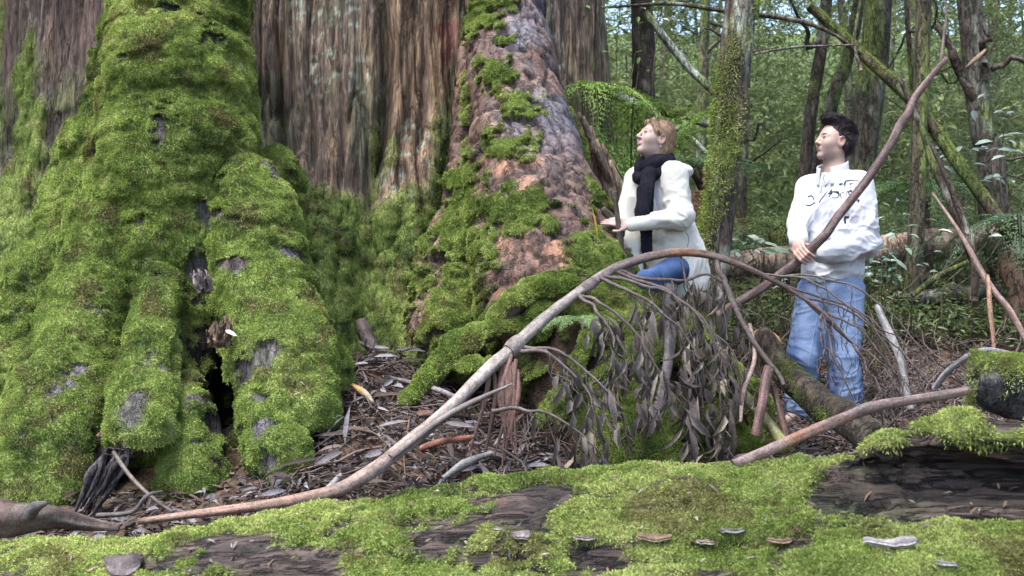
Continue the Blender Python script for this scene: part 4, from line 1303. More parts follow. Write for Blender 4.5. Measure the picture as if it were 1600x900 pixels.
# --- the long bent branch with its hanging twigs of dead leaves
bb = empty('bent_branch', at(330, 800, 3.8), 'long bent fallen branch arching across the scene with withered leaves hanging from it', 'branch')
BP = [(215, 815, 3.72), (330, 800, 3.8), (430, 787, 3.85), (520, 768, 3.95), (572, 742, 4.05), (640, 690, 4.25), (700, 640, 4.4), (760, 580, 4.55), (805, 540, 4.65), (860, 490, 4.75), (900, 460, 4.85), (950, 425, 4.95),
      (1000, 405, 5.0), (1050, 395, 5.0), (1100, 397, 5.0), (1150, 412, 5.0), (1200, 434, 5.0), (1250, 462, 5.0), (1290, 492, 4.97), (1330, 535, 4.95)]
BR = [.016, .024, .028, .036, .040, .040, .038, .041, .042, .035, .034, .032, .030, .030, .026, .021, .018, .015, .012, .006]
Pb = spline(np.array([at(*p) for p in BP]), 150)
def bcol(V):
    t = V[:, 0]
    c = lerp(np.array([.24, .15, .115]), np.array([.27, .235, .215]), sstep(-.9, -.25, t))
    c = lerp(c, np.array([.15, .115, .11]), sstep(.15, .5, t))
    c = lerp(c, np.array([.20, .10, .05]), np.exp(-((t - .87) / .12) ** 2) * .9)
    c = lerp(c, np.array([.095, .06, .055]), sstep(.95, 1.15, t))
    c = c * (1 + .45 * fbm(V * np.array([9, 22, 22]), 4, 500))[:, None]
    return lerp(c, np.array([.10, .06, .05]), sstep(.2, .45, fbm(V * 11, 3, 501)) * .5)
mb = MB()
add_tube(mb, Pb, np.array(BR) * .76, col=lambda V: bark_rings(Pb, 16, bcol(V)[:len(Pb) * 16], 3, .2, .6), seg=16, bump=.13, seed=5, freq=9)
for px, py, d, r_ in ((797, 547, 4.66, .044), (918, 449, 4.88, .033)):
    i_ = int(np.argmin(np.linalg.norm(Pb - at(px, py, d), axis=1)))
    add_tube(mb, Pb[max(i_ - 1, 0):i_ + 3], [r_ * .85, r_ * 1.0, r_ * 1.0, r_ * .85], col=lambda V: bcol(V) * .75, seg=12, bump=.35, seed=i_)
add_tube(mb, px_path([(610, 715, 4.12), (690, 655, 4.3), (745, 625, 4.36), (800, 600, 4.42)], 16), [.016, .014, .012, .005], col=lambda V: bcol(V) * .6, seg=8, bump=.2)
mb.build('stem', M_STICK, bb)
twigs = [[(800, 545, 4.64), (850, 552, 4.6), (890, 580, 4.58), (925, 630, 4.55), (945, 680, 4.55)],
         [(805, 543, 4.64), (860, 545, 4.62), (905, 570, 4.6), (960, 620, 4.55), (985, 680, 4.55)],
         [(770, 640, 4.5), (830, 640, 4.5), (880, 660, 4.5), (930, 700, 4.5), (960, 735, 4.5)],
         [(900, 462, 4.83), (950, 478, 4.8), (1000, 530, 4.78), (1035, 590, 4.75), (1060, 650, 4.75)],
         [(935, 436, 4.9), (985, 455, 4.85), (1050, 500, 4.8), (1085, 560, 4.8), (1100, 640, 4.8)],
         [(945, 432, 4.92), (1010, 445, 4.9), (1080, 480, 4.88), (1120, 540, 4.85), (1145, 620, 4.85)],
         [(960, 425, 4.95), (1040, 455, 4.95), (1100, 500, 4.95), (1150, 560, 4.92), (1165, 640, 4.9)],
         [(960, 424, 4.95), (1060, 440, 5.0), (1110, 430, 5.02), (1150, 470, 5.0), (1170, 560, 5.0)],
         [(900, 462, 4.83), (935, 490, 4.75), (960, 540, 4.7), (965, 600, 4.7)],
         [(1000, 500, 4.8), (1010, 580, 4.75), (1015, 660, 4.72)],
         [(1060, 500, 4.85), (1075, 600, 4.8), (1085, 700, 4.78)],
         [(1110, 500, 4.9), (1125, 600, 4.88), (1130, 700, 4.85)]]
bare_tw = [[(1116, 400, 5.0), (1140, 465, 4.95), (1180, 540, 4.9), (1225, 600, 4.85)], [(1190, 428, 5.0), (1260, 436, 4.98), (1330, 480, 4.95), (1375, 530, 4.93), (1420, 610, 4.9)],
           [(1200, 434, 5.0), (1270, 432, 4.98), (1345, 452, 4.96), (1420, 520, 4.94), (1470, 580, 4.92)], [(1250, 462, 5.0), (1310, 520, 4.97), (1370, 560, 4.95), (1440, 625, 4.92)],
           [(1284, 488, 4.97), (1300, 545, 4.94), (1325, 600, 4.92), (1345, 650, 4.9)], [(1250, 462, 5), (1330, 490, 4.98), (1400, 540, 4.96), (1450, 600, 4.95)],
           [(1290, 492, 4.97), (1345, 515, 4.95), (1400, 590, 4.95), (1430, 650, 4.93)], [(1284, 488, 4.97), (1282, 520, 4.95), (1290, 560, 4.94)], [(1220, 444, 5), (1300, 470, 5), (1375, 510, 5), (1440, 560, 5)],
           [(1330, 535, 4.95), (1370, 600, 4.93), (1400, 650, 4.92)], [(1060, 396, 5), (1085, 480, 4.98), (1090, 560, 4.96)]]
rng = np.random.default_rng(12)
for k, tw in enumerate(twigs + bare_tw):
    mb = MB()
    P_ = px_path(tw, 30) + fbm(np.stack([np.arange(30) * .3 + 40 * k, np.zeros(30), np.zeros(30)], 1), 2, k)[:, None] * .012
    r0 = .011 if k < len(twigs) else .007
    add_tube(mb, P_, [r0, .0025] if k != len(twigs) else [.015, .012], col=lambda V: np.array([.105, .082, .075]) * (1 + .4 * fbm(V * 20, 2, k))[:, None], seg=6, bump=.2, seed=k, caps=False)
    for s_ in range(11 if k < len(twigs) else 5):
        i0 = int(rng.integers(6, 26))
        e = P_[i0] + np.array([rng.normal(.04, .06), rng.normal(0, .04), -rng.uniform(.08, .3)])
        add_tube(mb, limb_pts(P_[i0], e, 8, .012, k * 9 + s_), [.0035, .0015], col=(.10, .08, .072), seg=4, caps=False)
    tw_o = mb.build('twig', M_STICK, bb)
    if k < len(twigs):
        lm = MB()
        n = 20 if k < 3 else 32
        t = rng.uniform(.25, 1, n)
        pos = P_[(t * 29).astype(int)] + np.stack([rng.normal(0, .035, n), rng.normal(0, .05, n), -rng.uniform(0, .10, n)], 1)
        dirs = nrm(np.stack([rng.normal(0, .38, n), rng.normal(0, .3, n), -np.ones(n)], 1))
        nor = nrm(np.stack([rng.normal(0, .7, n), -np.ones(n), rng.normal(0, .3, n)], 1))
        shade = rng.random((n, 1))
        cc = np.array([.06, .048, .044]) * (1 - shade) + np.array([.25, .215, .195]) * shade
        cc = np.where(rng.random((n, 1)) < .14, np.array([.30, .25, .19]), cc)
        add_leaves(lm, pos, dirs, nor, rng.uniform(.06, .17, n), rng.uniform(.014, .048, n), cc, fold=.5, curl=.45)
        lm.build('dead_leaves', M_DEAD, tw_o)
# ribbons of bark peeling off the branch
mb = MB()
for k in range(13):
    x0 = 775 + rng.uniform(-10, 35)
    P_ = px_path([(x0, 560 + rng.uniform(-10, 20), 4.6), (x0 + rng.normal(0, 8), 620, 4.57), (x0 + rng.normal(-5, 14), 640 + rng.uniform(30, 90), 4.55)], 14)
    V, F, _ = tube(P_, [.010, .014, .004], seg=6, caps=False, bump=.3, seed=k)
    mb.add(V, F, np.array([.15, .085, .07]) * rng.uniform(.5, 1.4))
mb.build('bark_ribbons', M_STICK, bb)

# --- other sticks and poles
def stick(name, pts, rads, label, base, cat='stick', seg=12, bump=.15, n=60, tint2=None, group=None, mat_=None):
    P_ = px_path(pts, n)
    al = np.linspace(0, np.linalg.norm(P_[-1] - P_[0]), n)
    P_ = P_ + np.stack([fbm(np.stack([al * 3.5, np.full(n, 3.3 * j), np.full(n, len(label))], 1), 2, 600 + j) for j in range(3)], 1) * np.max(rads) * .7
    mb = MB()
    def cf(V):
        c = np.asarray(base) * (1 + .45 * fbm(V * 14, 4, len(label)))[:, None]
        if tint2 is not None:
            c = lerp(c, np.asarray(tint2), sstep(.0, .4, fbm(V * 6, 3, len(label) + 1)))
        return c
    add_tube(mb, P_, rads, col=lambda V: bark_rings(P_, seg, cf(V)[:len(P_) * seg], len(label), .06 if np.mean(base) < .06 else .2), seg=seg, bump=bump * 1.3, seed=len(label), freq=2.6)
    return tag(mb.build(name, mat_ or M_STICK, None), label, cat, group), P_
HELD, HELD_P = stick('long_stick', [(1123, 493, 5.98), (1190, 446, 5.86), (1262, 390, 5.70), (1300, 350, 5.66), (1330, 314, 5.63), (1385, 230, 5.6), (1415, 186, 5.58), (1432, 150, 5.58), (1476, 88, 5.56)],
                    [.025, .027, .026, .0245, .025, .0235, .026, .020, .014], 'long brown stick slanting up across the chest of the man, in his hand', (.125, .08, .078))
stick('whip_twig', [(1471, 98, 5.56), (1474, 60, 5.56), (1478, 20, 5.56), (1474, -30, 5.56)], [.010, .008, .006, .004], 'thin pale twig rising from the top end of the long stick', (.16, .12, .10), 'twig', 6)
stick('fallen_branch', [(1148, 723, 2.96), (1200, 706, 2.99), (1262, 681, 3.03), (1330, 652, 3.08), (1352, 643, 3.1), (1410, 628, 3.14), (1470, 614, 3.18), (1511, 604, 3.2)], [.015, .016, .0175, .018, .021, .0155, .016, .015],
      'smooth pinkish branch lying on the mossy log at the right', (.20, .14, .125), 'branch', 14, .12, tint2=(.24, .12, .075))
so, _p = stick('broken_log', [(1192, 528, 5.25), (1215, 560, 5.1), (1260, 612, 4.8), (1310, 660, 4.5), (1350, 700, 4.3)], [.055, .062, .066, .07, .075], 'thick broken trunk with an orange rotten end leaning before the jeans', (.048, .037, .026), 'broken log', 20, .3, tint2=(.05, .045, .022), mat_=M_TRUNK)
_bp = _p[8:46]
V, F, _ = tube(_bp, [.058, .07], seg=18, caps=False, bump=.1)
N = nrm(V - _bp.repeat(18, 0))
w = sstep(.15, .45, N[:, 2] * .3 - N[:, 0] * .3 + fbm(V * 9, 3, 18))
Q, F4, p, T = tufts(V, F, N, w, 4000, .012, .005, .3, .7)
o = mk('moss', Q, F4, M_FUZZ, so, np.repeat(moss_col(p, -.15, 19), 4, 0), smooth=False)
o['kind'] = 'stuff'
mb = MB()
add_tube(mb, px_path([(1185, 520, 5.28), (1196, 533, 5.22), (1204, 545, 5.17)], 6), [.035, .06, .055], col=lambda V: np.array([.34, .17, .06]) * (1 + .5 * fbm(V * 40, 3, 3))[:, None], seg=12, bump=.5)
mb.build('rotten_end', M_STICK, so)
stick('mossy_log', [(1508, 592, 3.9), (1525, 592, 3.88), (1560, 598, 3.85), (1620, 610, 3.8), (1700, 622, 3.75)], [.07, .098, .105, .11, .11], 'stub of a lichen and moss covered log poking in from the right edge', (.085, .08, .085), 'log', 22, .22, tint2=(.13, .165, .04), mat_=M_TRUNK)
_mp = px_path([(1512, 588, 3.9), (1560, 594, 3.85), (1640, 608, 3.8)], 20)
V, F, _ = tube(_mp, [.1, .112], seg=20, caps=False, bump=.1)
N = nrm(V - _mp.repeat(20, 0))
w = sstep(.05, .35, N[:, 2] * .4 + fbm(V * 8, 3, 8) + .1)
Q, F4, p, T = tufts(V, F, N, w, 7000, .016, .005, .3, .6)
o = mk('moss', Q, F4, M_FUZZ, [o_ for o_ in C.objects if o_.name == 'mossy_log'][0], np.repeat(moss_col(p, .25, 6), 4, 0), smooth=False)
o['kind'] = 'stuff'
stick('stripped_pole', [(1052, 440, 5.15), (1046, 520, 5.1), (1042, 600, 5.0), (1030, 670, 4.95), (1018, 735, 4.9)], [.034, .03, .026, .036, .04], 'grey stripped pole standing among the withered leaves', (.19, .165, .17), 'pole', 12, .25)
stick('leaning_stick', [(1205, 572, 4.85), (1192, 620, 4.82), (1176, 680, 4.8)], [.026, .024, .022], 'short reddish stick leaning left of the thick broken trunk', (.17, .10, .09))
stick('leaning_stick', [(1210, 600, 4.9), (1222, 650, 4.85), (1228, 690, 4.8)], [.016, .018, .016], 'dark red stick standing behind the thick broken trunk', (.12, .065, .05))
stick('leaning_stick', [(1172, 505, 4.95), (1180, 560, 4.9), (1165, 610, 4.87), (1155, 660, 4.85)], [.010, .011, .012, .008], 'crooked pinkish stick right of the withered leaves', (.27, .20, .17))
stick('leaning_stick', [(1150, 600, 5.0), (1190, 650, 4.9), (1230, 700, 4.75)], [.03, .03, .026], 'yellow mossy stick slanting under the thick broken trunk', (.12, .12, .045), tint2=(.2, .22, .06))
stick('grey_stick', [(1370, 478, 5.2), (1388, 525, 5.1), (1408, 575, 5.0), (1428, 640, 4.9)], [.016, .022, .02, .014], 'bent grey stick right of the jeans of the man', (.20, .19, .19))
stick('grey_branch', [(1458, 606, 4.2), (1478, 580, 4.15), (1510, 556, 4.1), (1540, 546, 4.1), (1580, 552, 4.1), (1625, 560, 4.1)], [.012, .013, .013, .012, .011, .01], 'curved grey branch over the mossy log stub', (.19, .18, .19), 'branch')
stick('thin_pole', [(1458, 302, 5.6), (1490, 352, 5.5), (1535, 422, 5.4), (1570, 475, 5.3), (1610, 545, 5.2)], [.008, .010, .018, .018, .016], 'thin reddish pole sloping down to the right edge', (.19, .125, .105), 'pole')
stick('thin_stick', [(1541, 428, 5.35), (1545, 480, 5.3), (1552, 552, 5.25)], [.011, .013, .010], 'short orange brown stick hanging beside the thin reddish pole', (.26, .15, .10))
stick('end_log', [(-60, 800, 3.55), (0, 812, 3.55), (60, 812, 3.6), (130, 818, 3.68), (200, 822, 3.75)], [.075, .065, .05, .03, .012], 'dark fallen bough at the left end behind the mossy log', (.11, .075, .065), 'bough', 16, .3, tint2=(.17, .12, .105))
stick('bough_knot', [(40, 806, 3.53), (50, 794, 3.5), (68, 788, 3.48)], [.022, .02, .008], 'grey curled knot of wood on the dark fallen bough', (.09, .078, .08), 'wood knot', 9, .3)
stick('thin_twig', [(178, 706, 4.15), (205, 745, 4.05), (235, 775, 3.95), (270, 800, 3.85)], [.009, .009, .008, .006], 'dark straight twig leaning on the charred stub at the left', (.10, .08, .065), 'twig', 7)
stick('thin_twig', [(150, 805, 3.85), (205, 800, 3.85), (230, 775, 3.85), (255, 768, 3.9)], [.010, .010, .008, .005], 'crooked dark twig lying behind the left end of the log', (.09, .075, .07), 'twig', 7)
stick('thin_sapling', [(968, 455, 5.78), (968, 380, 5.75), (963, 300, 5.72)], [.022, .020, .013], 'slim dark stem standing before the hands of the woman', (.075, .06, .05), 'sapling', 9)
stick('dead_limb', [(1000, 425, 6.0), (985, 395, 5.95), (972, 375, 5.9), (960, 345, 5.85), (940, 325, 5.85)], [.055, .055, .045, .03, .02], 'dark mossy limb under the hands of the woman', (.06, .05, .035), 'dead branch', 12, .2, tint2=(.09, .11, .03))
stick('bark_slab', [(690, 750, 4.0), (725, 728, 4.05), (770, 712, 4.1)], [.012, .022, .01], 'grey lichened bark slab lying behind the log near the middle', (.12, .12, .12), 'bark', 8, .3)
stick('broken_stake', [(588, 545, 5.9), (575, 515, 5.9), (568, 498, 5.92)], [.04, .045, .03], 'upright splintered stake standing in the litter between the roots', (.12, .09, .08), 'stake', 8, .4)
stick('red_stick', [(660, 700, 4.5), (690, 690, 4.45), (740, 682, 4.4)], [.014, .016, .010], 'broken red brown stick in the litter under the bent branch', (.19, .075, .05))
stick('grey_stick', [(612, 590, 5.3), (690, 610, 5.0), (735, 640, 4.8)], [.010, .014, .012], 'straight grey stick crossing the gap under the mossy surface root', (.16, .14, .14))
stick('thin_stick', [(488, 790, 4.2), (515, 760, 4.25), (530, 742, 4.3)], [.016, .018, .014], 'grey stick propped in the dark hollow at the foot of the front root', (.20, .19, .20))

# pale wood chip and yellow leaf
chip = MB()
_c = at(571, 616, 5.05)
chip_p = np.array([_c + [-.07, 0, .05], _c + [0, -.02, .005], _c + [.05, -.03, -.045]])
add_tube(chip, spline(chip_p, 8), [.008, .02, .016, .004], col=lambda V: lerp(np.array([.32, .17, .05]), np.array([.42, .36, .26]), sstep(-.05, .03, V[:, 0] - _c[0])), seg=7, bump=.25)
tag(chip.build('wood_chip', M_STICK, None), 'pale yellow wood chip on the litter slope', 'wood chip')
lf = MB()
add_leaves(lf, [at(925, 325, 5.62)], [at(940, 385, 5.55) - at(925, 325, 5.62)], [A(.3, -1, .2)], [.18], [.014], (.36, .20, .03))
tag(lf.build('yellow_leaf', M_DEAD, None), 'single long yellow leaf stuck on the right root', 'leaf')
lf = MB()
add_leaves(lf, [at(352, 516, 4.62)], [at(368, 523, 4.60) - at(352, 516, 4.62)], [A(0, -1, .6)], [.065], [.022], (.75, .74, .68))
tag(lf.build('white_leaf', M_DEAD, None), 'small white leaf above the slit in the front root', 'leaf')

# ------------------------------------------------------------------ things lying on the log
def on_log(px, py):
    o_ = Vector((0, 0, CAM_Z))
    dr = Vector(at(px, py, 1.0)) - o_
    h = LOG_T.ray_cast(o_, dr.normalized())
    return np.array(h[0]), np.array(h[1])
def curl_bark(px, py, L, W, ang, col, rim, label, name, cat, bend=.35, lift=.015, cup=.4, seed=0):
    p, nn = on_log(px, py)
    r = np.random.default_rng(seed)
    u = nrm(np.array([math.cos(ang), math.sin(ang) * .6, 0]))
    v = nrm(np.cross([0, 0, 1], u))
    a = np.linspace(-1, 1, 22)
    b = np.linspace(-1, 1, 12)
    Aa, Bb = np.meshgrid(a, b, indexing='ij')
    wdt = np.sqrt(np.clip(1 - Aa ** 2, 0, 1)) ** .7 * (1 + .10 * np.sin(Aa * 2.3 + seed)) + .02
    X = Aa * L / 2
    Y = Bb * W / 2 * wdt - bend * L * .25 * (1 - Aa ** 2)
    Z = lift + .10 * W * fbm(np.stack([Aa.ravel() * 1.7, Bb.ravel() * 1.2, np.full(Aa.size, seed * 3.1)], 1), 2, seed).reshape(Aa.shape) + cup * W * (Bb ** 2 * .5) * wdt + .12 * L * Aa ** 2 * (1 if cup > 0 else -1) * (.9 if cup > .2 else .3)
    wv = 1 + .22 * fbm(np.stack([np.arctan2(Bb.ravel(), Aa.ravel()) * 1.4, np.full(Aa.size, seed * 2.2), np.zeros(Aa.size)], 1), 3, seed + 3).reshape(Aa.shape)
    X, Y = X * wv, Y * wv
    top = p + X[..., None] * u + Y[..., None] * v + Z[..., None] * np.array([0, 0, 1])
    bot = top - np.array([0, 0, .006])
    V = np.concatenate([top.reshape(-1, 3), bot.reshape(-1, 3)])
    n0 = Aa.size
    i = np.arange(n0).reshape(Aa.shape)
    F1 = np.stack([i[:-1, :-1], i[1:, :-1], i[1:, 1:], i[:-1, 1:]], -1).reshape(-1, 4)
    ed = np.concatenate([i[:, 0], i[-1, 1:], i[::-1, -1][1:], i[0, ::-1][1:]])
    Fe = np.stack([ed[:-1], ed[1:], ed[1:] + n0, ed[:-1] + n0], 1)
    F = np.concatenate([F1, F1[:, ::-1] + n0, Fe])
    c = lerp(np.asarray(col), np.asarray(rim), sstep(.5, 1, np.abs(Bb).ravel()))
    c = c * .75
    c = np.concatenate([c, np.tile(np.asarray(rim) * .9, (len(c), 1))]) * (1 + .3 * fbm(V * 40, 3, seed))[:, None]
    tag(mk(name, V, F, M_STICK, None, c), label, cat)
curl_bark(1391, 862, .13, .05, .12, (.17, .145, .15), (.40, .37, .37), 'large silvery curled bark shell on the lower ledge of the log', 'curled_bark', 'bark', cup=.5, lift=.014, seed=1)
curl_bark(1022, 846, .095, .045, -.05, (.20, .125, .08), (.27, .19, .14), 'flat tan bracket fungus on the moss near the middle', 'bracket_fungus', 'fungus', cup=-.15, lift=.02, seed=2)
curl_bark(1105, 853, .055, .03, .1, (.30, .23, .19), (.36, .30, .25), 'small pale fungus right of the flat tan one', 'bracket_fungus', 'fungus', cup=-.2, lift=.018, seed=3)
curl_bark(1145, 842, .065, .03, .3, (.17, .155, .155), (.24, .22, .22), 'grey bark curl behind the small pale fungus', 'curled_bark', 'bark', cup=.3, lift=.02, seed=4)
curl_bark(1220, 855, .07, .03, .2, (.17, .10, .07), (.26, .18, .13), 'brown bark curl left of the large silvery shell', 'curled_bark', 'bark', cup=.3, lift=.016, seed=5)
curl_bark(815, 846, .055, .035, .5, (.19, .155, .155), (.26, .22, .22), 'pinkish curled bark on moss left of the middle', 'curled_bark', 'bark', cup=-.7, lift=.028, seed=6)
curl_bark(915, 847, .065, .022, 0, (.18, .145, .155), (.24, .2, .2), 'narrow mauve bark flake between the pinkish curl and tan fungus', 'bark_flake', 'bark', cup=.1, lift=.014, seed=7)
curl_bark(192, 893, .10, .09, .3, (.075, .058, .06), (.13, .105, .11), 'dark ribbed dome of bark on the log at the bottom left', 'curled_bark', 'bark', cup=-.9, lift=.05, seed=8)
curl_bark(775, 830, .035, .010, -.9, (.25, .23, .21), (.28, .26, .24), 'thin pale splinter on the bare wood of the log', 'wood_splinter', 'splinter', cup=.1, lift=.012, seed=9)
curl_bark(1480, 890, .05, .02, -.8, (.22, .2, .22), (.28, .26, .28), 'grey leaf scrap on the moss at the bottom right', 'dead_leaf', 'leaf', cup=.2, lift=.016, seed=10)

# ------------------------------------------------------------------ leaf litter, twigs and low growth covering the ground
def litter(n, xr, yr, wf, seed, Lr=(.05, .11), Wr=(.012, .03), cols=None, lift=.012, tilt=.5):
    r = np.random.default_rng(seed)
    x, y = r.uniform(*xr, n * 3), r.uniform(*yr, n * 3)
    k = r.random(n * 3) < wf(x, y)
    x, y = x[k][:n], y[k][:n]
    m = len(x)
    pos = np.stack([x, y, ground_z(x, y) + r.uniform(0, lift * 3, m)], 1)
    dirs = nrm(np.stack([r.normal(0, 1, m), r.normal(0, 1, m), r.normal(0, .3, m)], 1))
    nor = nrm(np.stack([r.normal(0, tilt, m), r.normal(-.3, tilt, m), np.ones(m)], 1))
    c = cols[r.integers(0, len(cols), m)] * r.uniform(.6, 1.3, (m, 1))
    return pos, dirs, nor, r.uniform(*Lr, m), r.uniform(*Wr, m), c
LC = np.array([[.055, .038, .030], [.075, .050, .040], [.10, .078, .068], [.16, .145, .15], [.045, .032, .030], [.22, .205, .22], [.11, .06, .04], [.13, .12, .125]])
lm = MB()
add_leaves(lm, *litter(700, (-1.15, .4), (4.0, 6.4), lambda x, y: np.ones_like(x), 26, (.08, .2), (.015, .035), LC * .9, .03, .9), fold=.2, curl=.2)
add_leaves(lm, *litter(9000, (-1.15, .4), (4.0, 6.4), lambda x, y: np.ones_like(x), 21, (.03, .09), (.006, .018), LC * .85), fold=.3, curl=.3)
add_leaves(lm, *litter(9000, (.3, 3.6), (3.6, 8.0), lambda x, y: np.ones_like(x), 22, cols=LC * .8), fold=.3, curl=.3)
add_leaves(lm, *litter(1500, (-2.6, -1.0), (3.6, 4.6), lambda x, y: np.ones_like(x), 23, cols=LC * .8), fold=.3, curl=.3)
add_leaves(lm, *litter(5000, (-3, 9), (8, 16), lambda x, y: np.ones_like(x), 24, (.08, .2), (.03, .06), LC * .8), fold=.3, curl=.3)
r = np.random.default_rng(25)
for k in range(900):
    z_ = k % 3
    x, y = (r.uniform(-1.1, .3), r.uniform(4.1, 6.2)) if z_ == 0 else (r.uniform(.3, 3.3), r.uniform(3.7, 7.6)) if z_ == 1 else (r.uniform(.5, 5), r.uniform(6, 10))
    a = r.uniform(0, 6.28)
    ln = r.uniform(.1, .5)
    p0 = A(x, y, float(ground_z(x, y)) + r.uniform(.01, .05))
    p1_ = p0 + A(math.cos(a), math.sin(a), 0) * ln
    p1_[2] = float(ground_z(p1_[0], p1_[1])) + r.uniform(.0, .14)
    R_ = r.uniform(.002, .008)
    add_tube(lm, limb_pts(p0, p1_, 6, .02, k), [R_, R_ * .6], col=np.array([.085, .062, .054]) * r.uniform(.4, 1.8), seg=5, caps=False)
o = lm.build('leaf_litter', M_DEAD, None)
tag(o, 'brown and grey leaf litter and twigs on the forest floor', 'leaf litter', kind='stuff')

# brushwood: thin dead stems standing and leaning behind and beside the man's legs
bm = MB()
for k in range(560):
    d = r.uniform(5.0, 8.6)
    px = r.uniform(1040, 1640)
    x = (px - 800) / FPX * d
    z = float(ground_z(x, d))
    ln = r.uniform(.2, .75)
    a = r.uniform(0, 6.28)
    e = A(x, d, z) + A(math.cos(a) * .8, math.sin(a) * .4, r.uniform(.15, .9)) * ln
    R_ = r.uniform(.002, .008)
    add_tube(bm, limb_pts(A(x, d, z - .02), e, 7, .03, k), [R_, R_ * .5], col=np.array([.08, .06, .052]) * r.uniform(.4, 1.9), seg=5, caps=False)
o = bm.build('brushwood', M_STICK, None)
tag(o, 'tangle of thin dead stems around the legs of the man', 'brushwood', kind='stuff')
um = MB()
n = 8000
d = 7.6 + 18 * r.random(n) ** 1.3
x = (r.uniform(880, 1660, n) - 800) / FPX * d
z = ground_z(x, d)
k = fbm(np.stack([x * .8, d * .8, np.zeros(n)], 1), 3, 77) > -.1
cen = np.stack([x, d, z + r.uniform(0, .25, n)], 1)[k]
n = len(cen)
add_sprays(um, cen, nrm(r.normal(0, 1, (n, 3)) * [1, 1, .2] + [0, 0, .5]), 12, .07, .022, .4, lerp(GREENS[0], GREENS[2], r.random(n)), .5, r)
o = um.build('undergrowth', M_LEAF, None, smooth=False)
tag(o, 'low green undergrowth covering the floor behind the people', 'undergrowth', kind='stuff')

# crumbs of bark, leaf and twig caught in the moss of the log and of the front root
cm_ = MB()
for (VV, FF, ww, n_, nm_) in ((LV2, LF, (vis & (LN2[:, 2] > .3)).astype(float) + 1e-9, 520, LN2), (BV, BF, (vnormals(BV, BF)[:, 1] < -.3) * sstep(.3, .6, Bm) + 1e-9, 420, vnormals(BV, BF))):
    T, wt = scatter(VV, FF, ww, n_)
    pp = (VV[T] * wt[..., None]).sum(1)
    nn = nrm((nm_[T] * wt[..., None]).sum(1))
    tt = nrm(np.cross(nn, r.normal(0, 1, (n_, 3))))
    add_leaves(cm_, pp + nn * .012, tt, nrm(nn + r.normal(0, .4, (n_, 3))), r.uniform(.010, .045, n_), r.uniform(.003, .010, n_),
               np.array([[.16, .10, .06], [.09, .06, .045], [.24, .20, .17], [.13, .11, .10]])[r.integers(0, 4, n_)] * r.uniform(.5, 1.4, (n_, 1)), curl=.3)
o = cm_.build('moss_debris', M_DEAD, None)
tag(o, 'crumbs of dead leaf and bark caught in the moss', 'debris', kind='stuff')
# ------------------------------------------------------------------ the two people
def basis(f, up=(0, 0, 1)):
    f = nrm(np.asarray(f, float))
    l = nrm(np.cross(up, f))
    return np.stack([f, l, np.cross(f, l)])          # forward, left, up

def add_head(s, c, B, male, k=.012):
    w = lambda x, y, z: c + x * B[0] + y * B[1] + z * B[2]
    g = 1.0 if male else .95
    s.ell(w(-.018, 0, .040), np.array([.100, .077, .092]) * g, B, .02)
    s.ell(w(.020, 0, -.022), np.array([.071, .064, .092]) * g, B, .035)                        # face
    s.ell(w(.012, 0, -.068), np.array([.066, .056 if male else .050, .040]) * g, B, .025)      # jaw
    s.ell(w(.070, 0, -.098) if male else w(.064, 0, -.094), np.array([.020, .024, .019]) * g, B, .02)   # chin
    for y in (-1, 1):
        s.cap(w(.082, .012 * y, .030), w(.072, .045 * y, .026), .010, .009, .014)              # brow
        s.ell(w(.096, .031 * y, .008), (.016, .017, .012), B, .012, sub=True)                  # eye socket
        s.ell(w(.074, .031 * y, .007), (.0135, .0135, .0125), B, .003)                         # eye
        s.cap(w(.085, .019 * y, .0165), w(.078, .044 * y, .014), .0045, .0040, .004)           # lid
        s.ell(w(.058, .040 * y, -.022), (.024, .020, .024), B, .035)                            # cheek
        s.ell(w(.096, .012 * y, -.028), (.011, .008, .008), B, .006)                           # nostril
        s.ell(w(-.010, .074 * y, -.004), (.020, .009, .033), B, .006)                          # ear
        s.ell(w(-.006, .084 * y, .002), (.011, .008, .019), B, .003, sub=True)
        rim = [w(-.010 + .018 * math.sin(a_), (.079 + .004 * math.cos(a_ * .5)) * y, .002 + .028 * math.cos(a_)) for a_ in np.linspace(.9, -3.6, 9)]
        s.chain(rim, [.004] * 9, .004)
    s.cap(w(.086, 0, .022), w(.109, 0, -.020), .0085, .0105 if male else .0095, .010)
    s.ell(w(.107, 0, -.024), (.012, .010, .009), B, .006)
    s.cap(w(.087, -.017, -.0535), w(.087, .017, -.0535), .0055, k=.005)
    s.cap(w(.0905, -.007, -.052), w(.0905, .007, -.052), .0056, k=.005)
    s.cap(w(.0875, -.014, -.064), w(.0875, .014, -.064), .0066, k=.005)
    s.cap(w(.098, -.018, -.0585), w(.098, .018, -.0585), .0028, k=.003, sub=True)

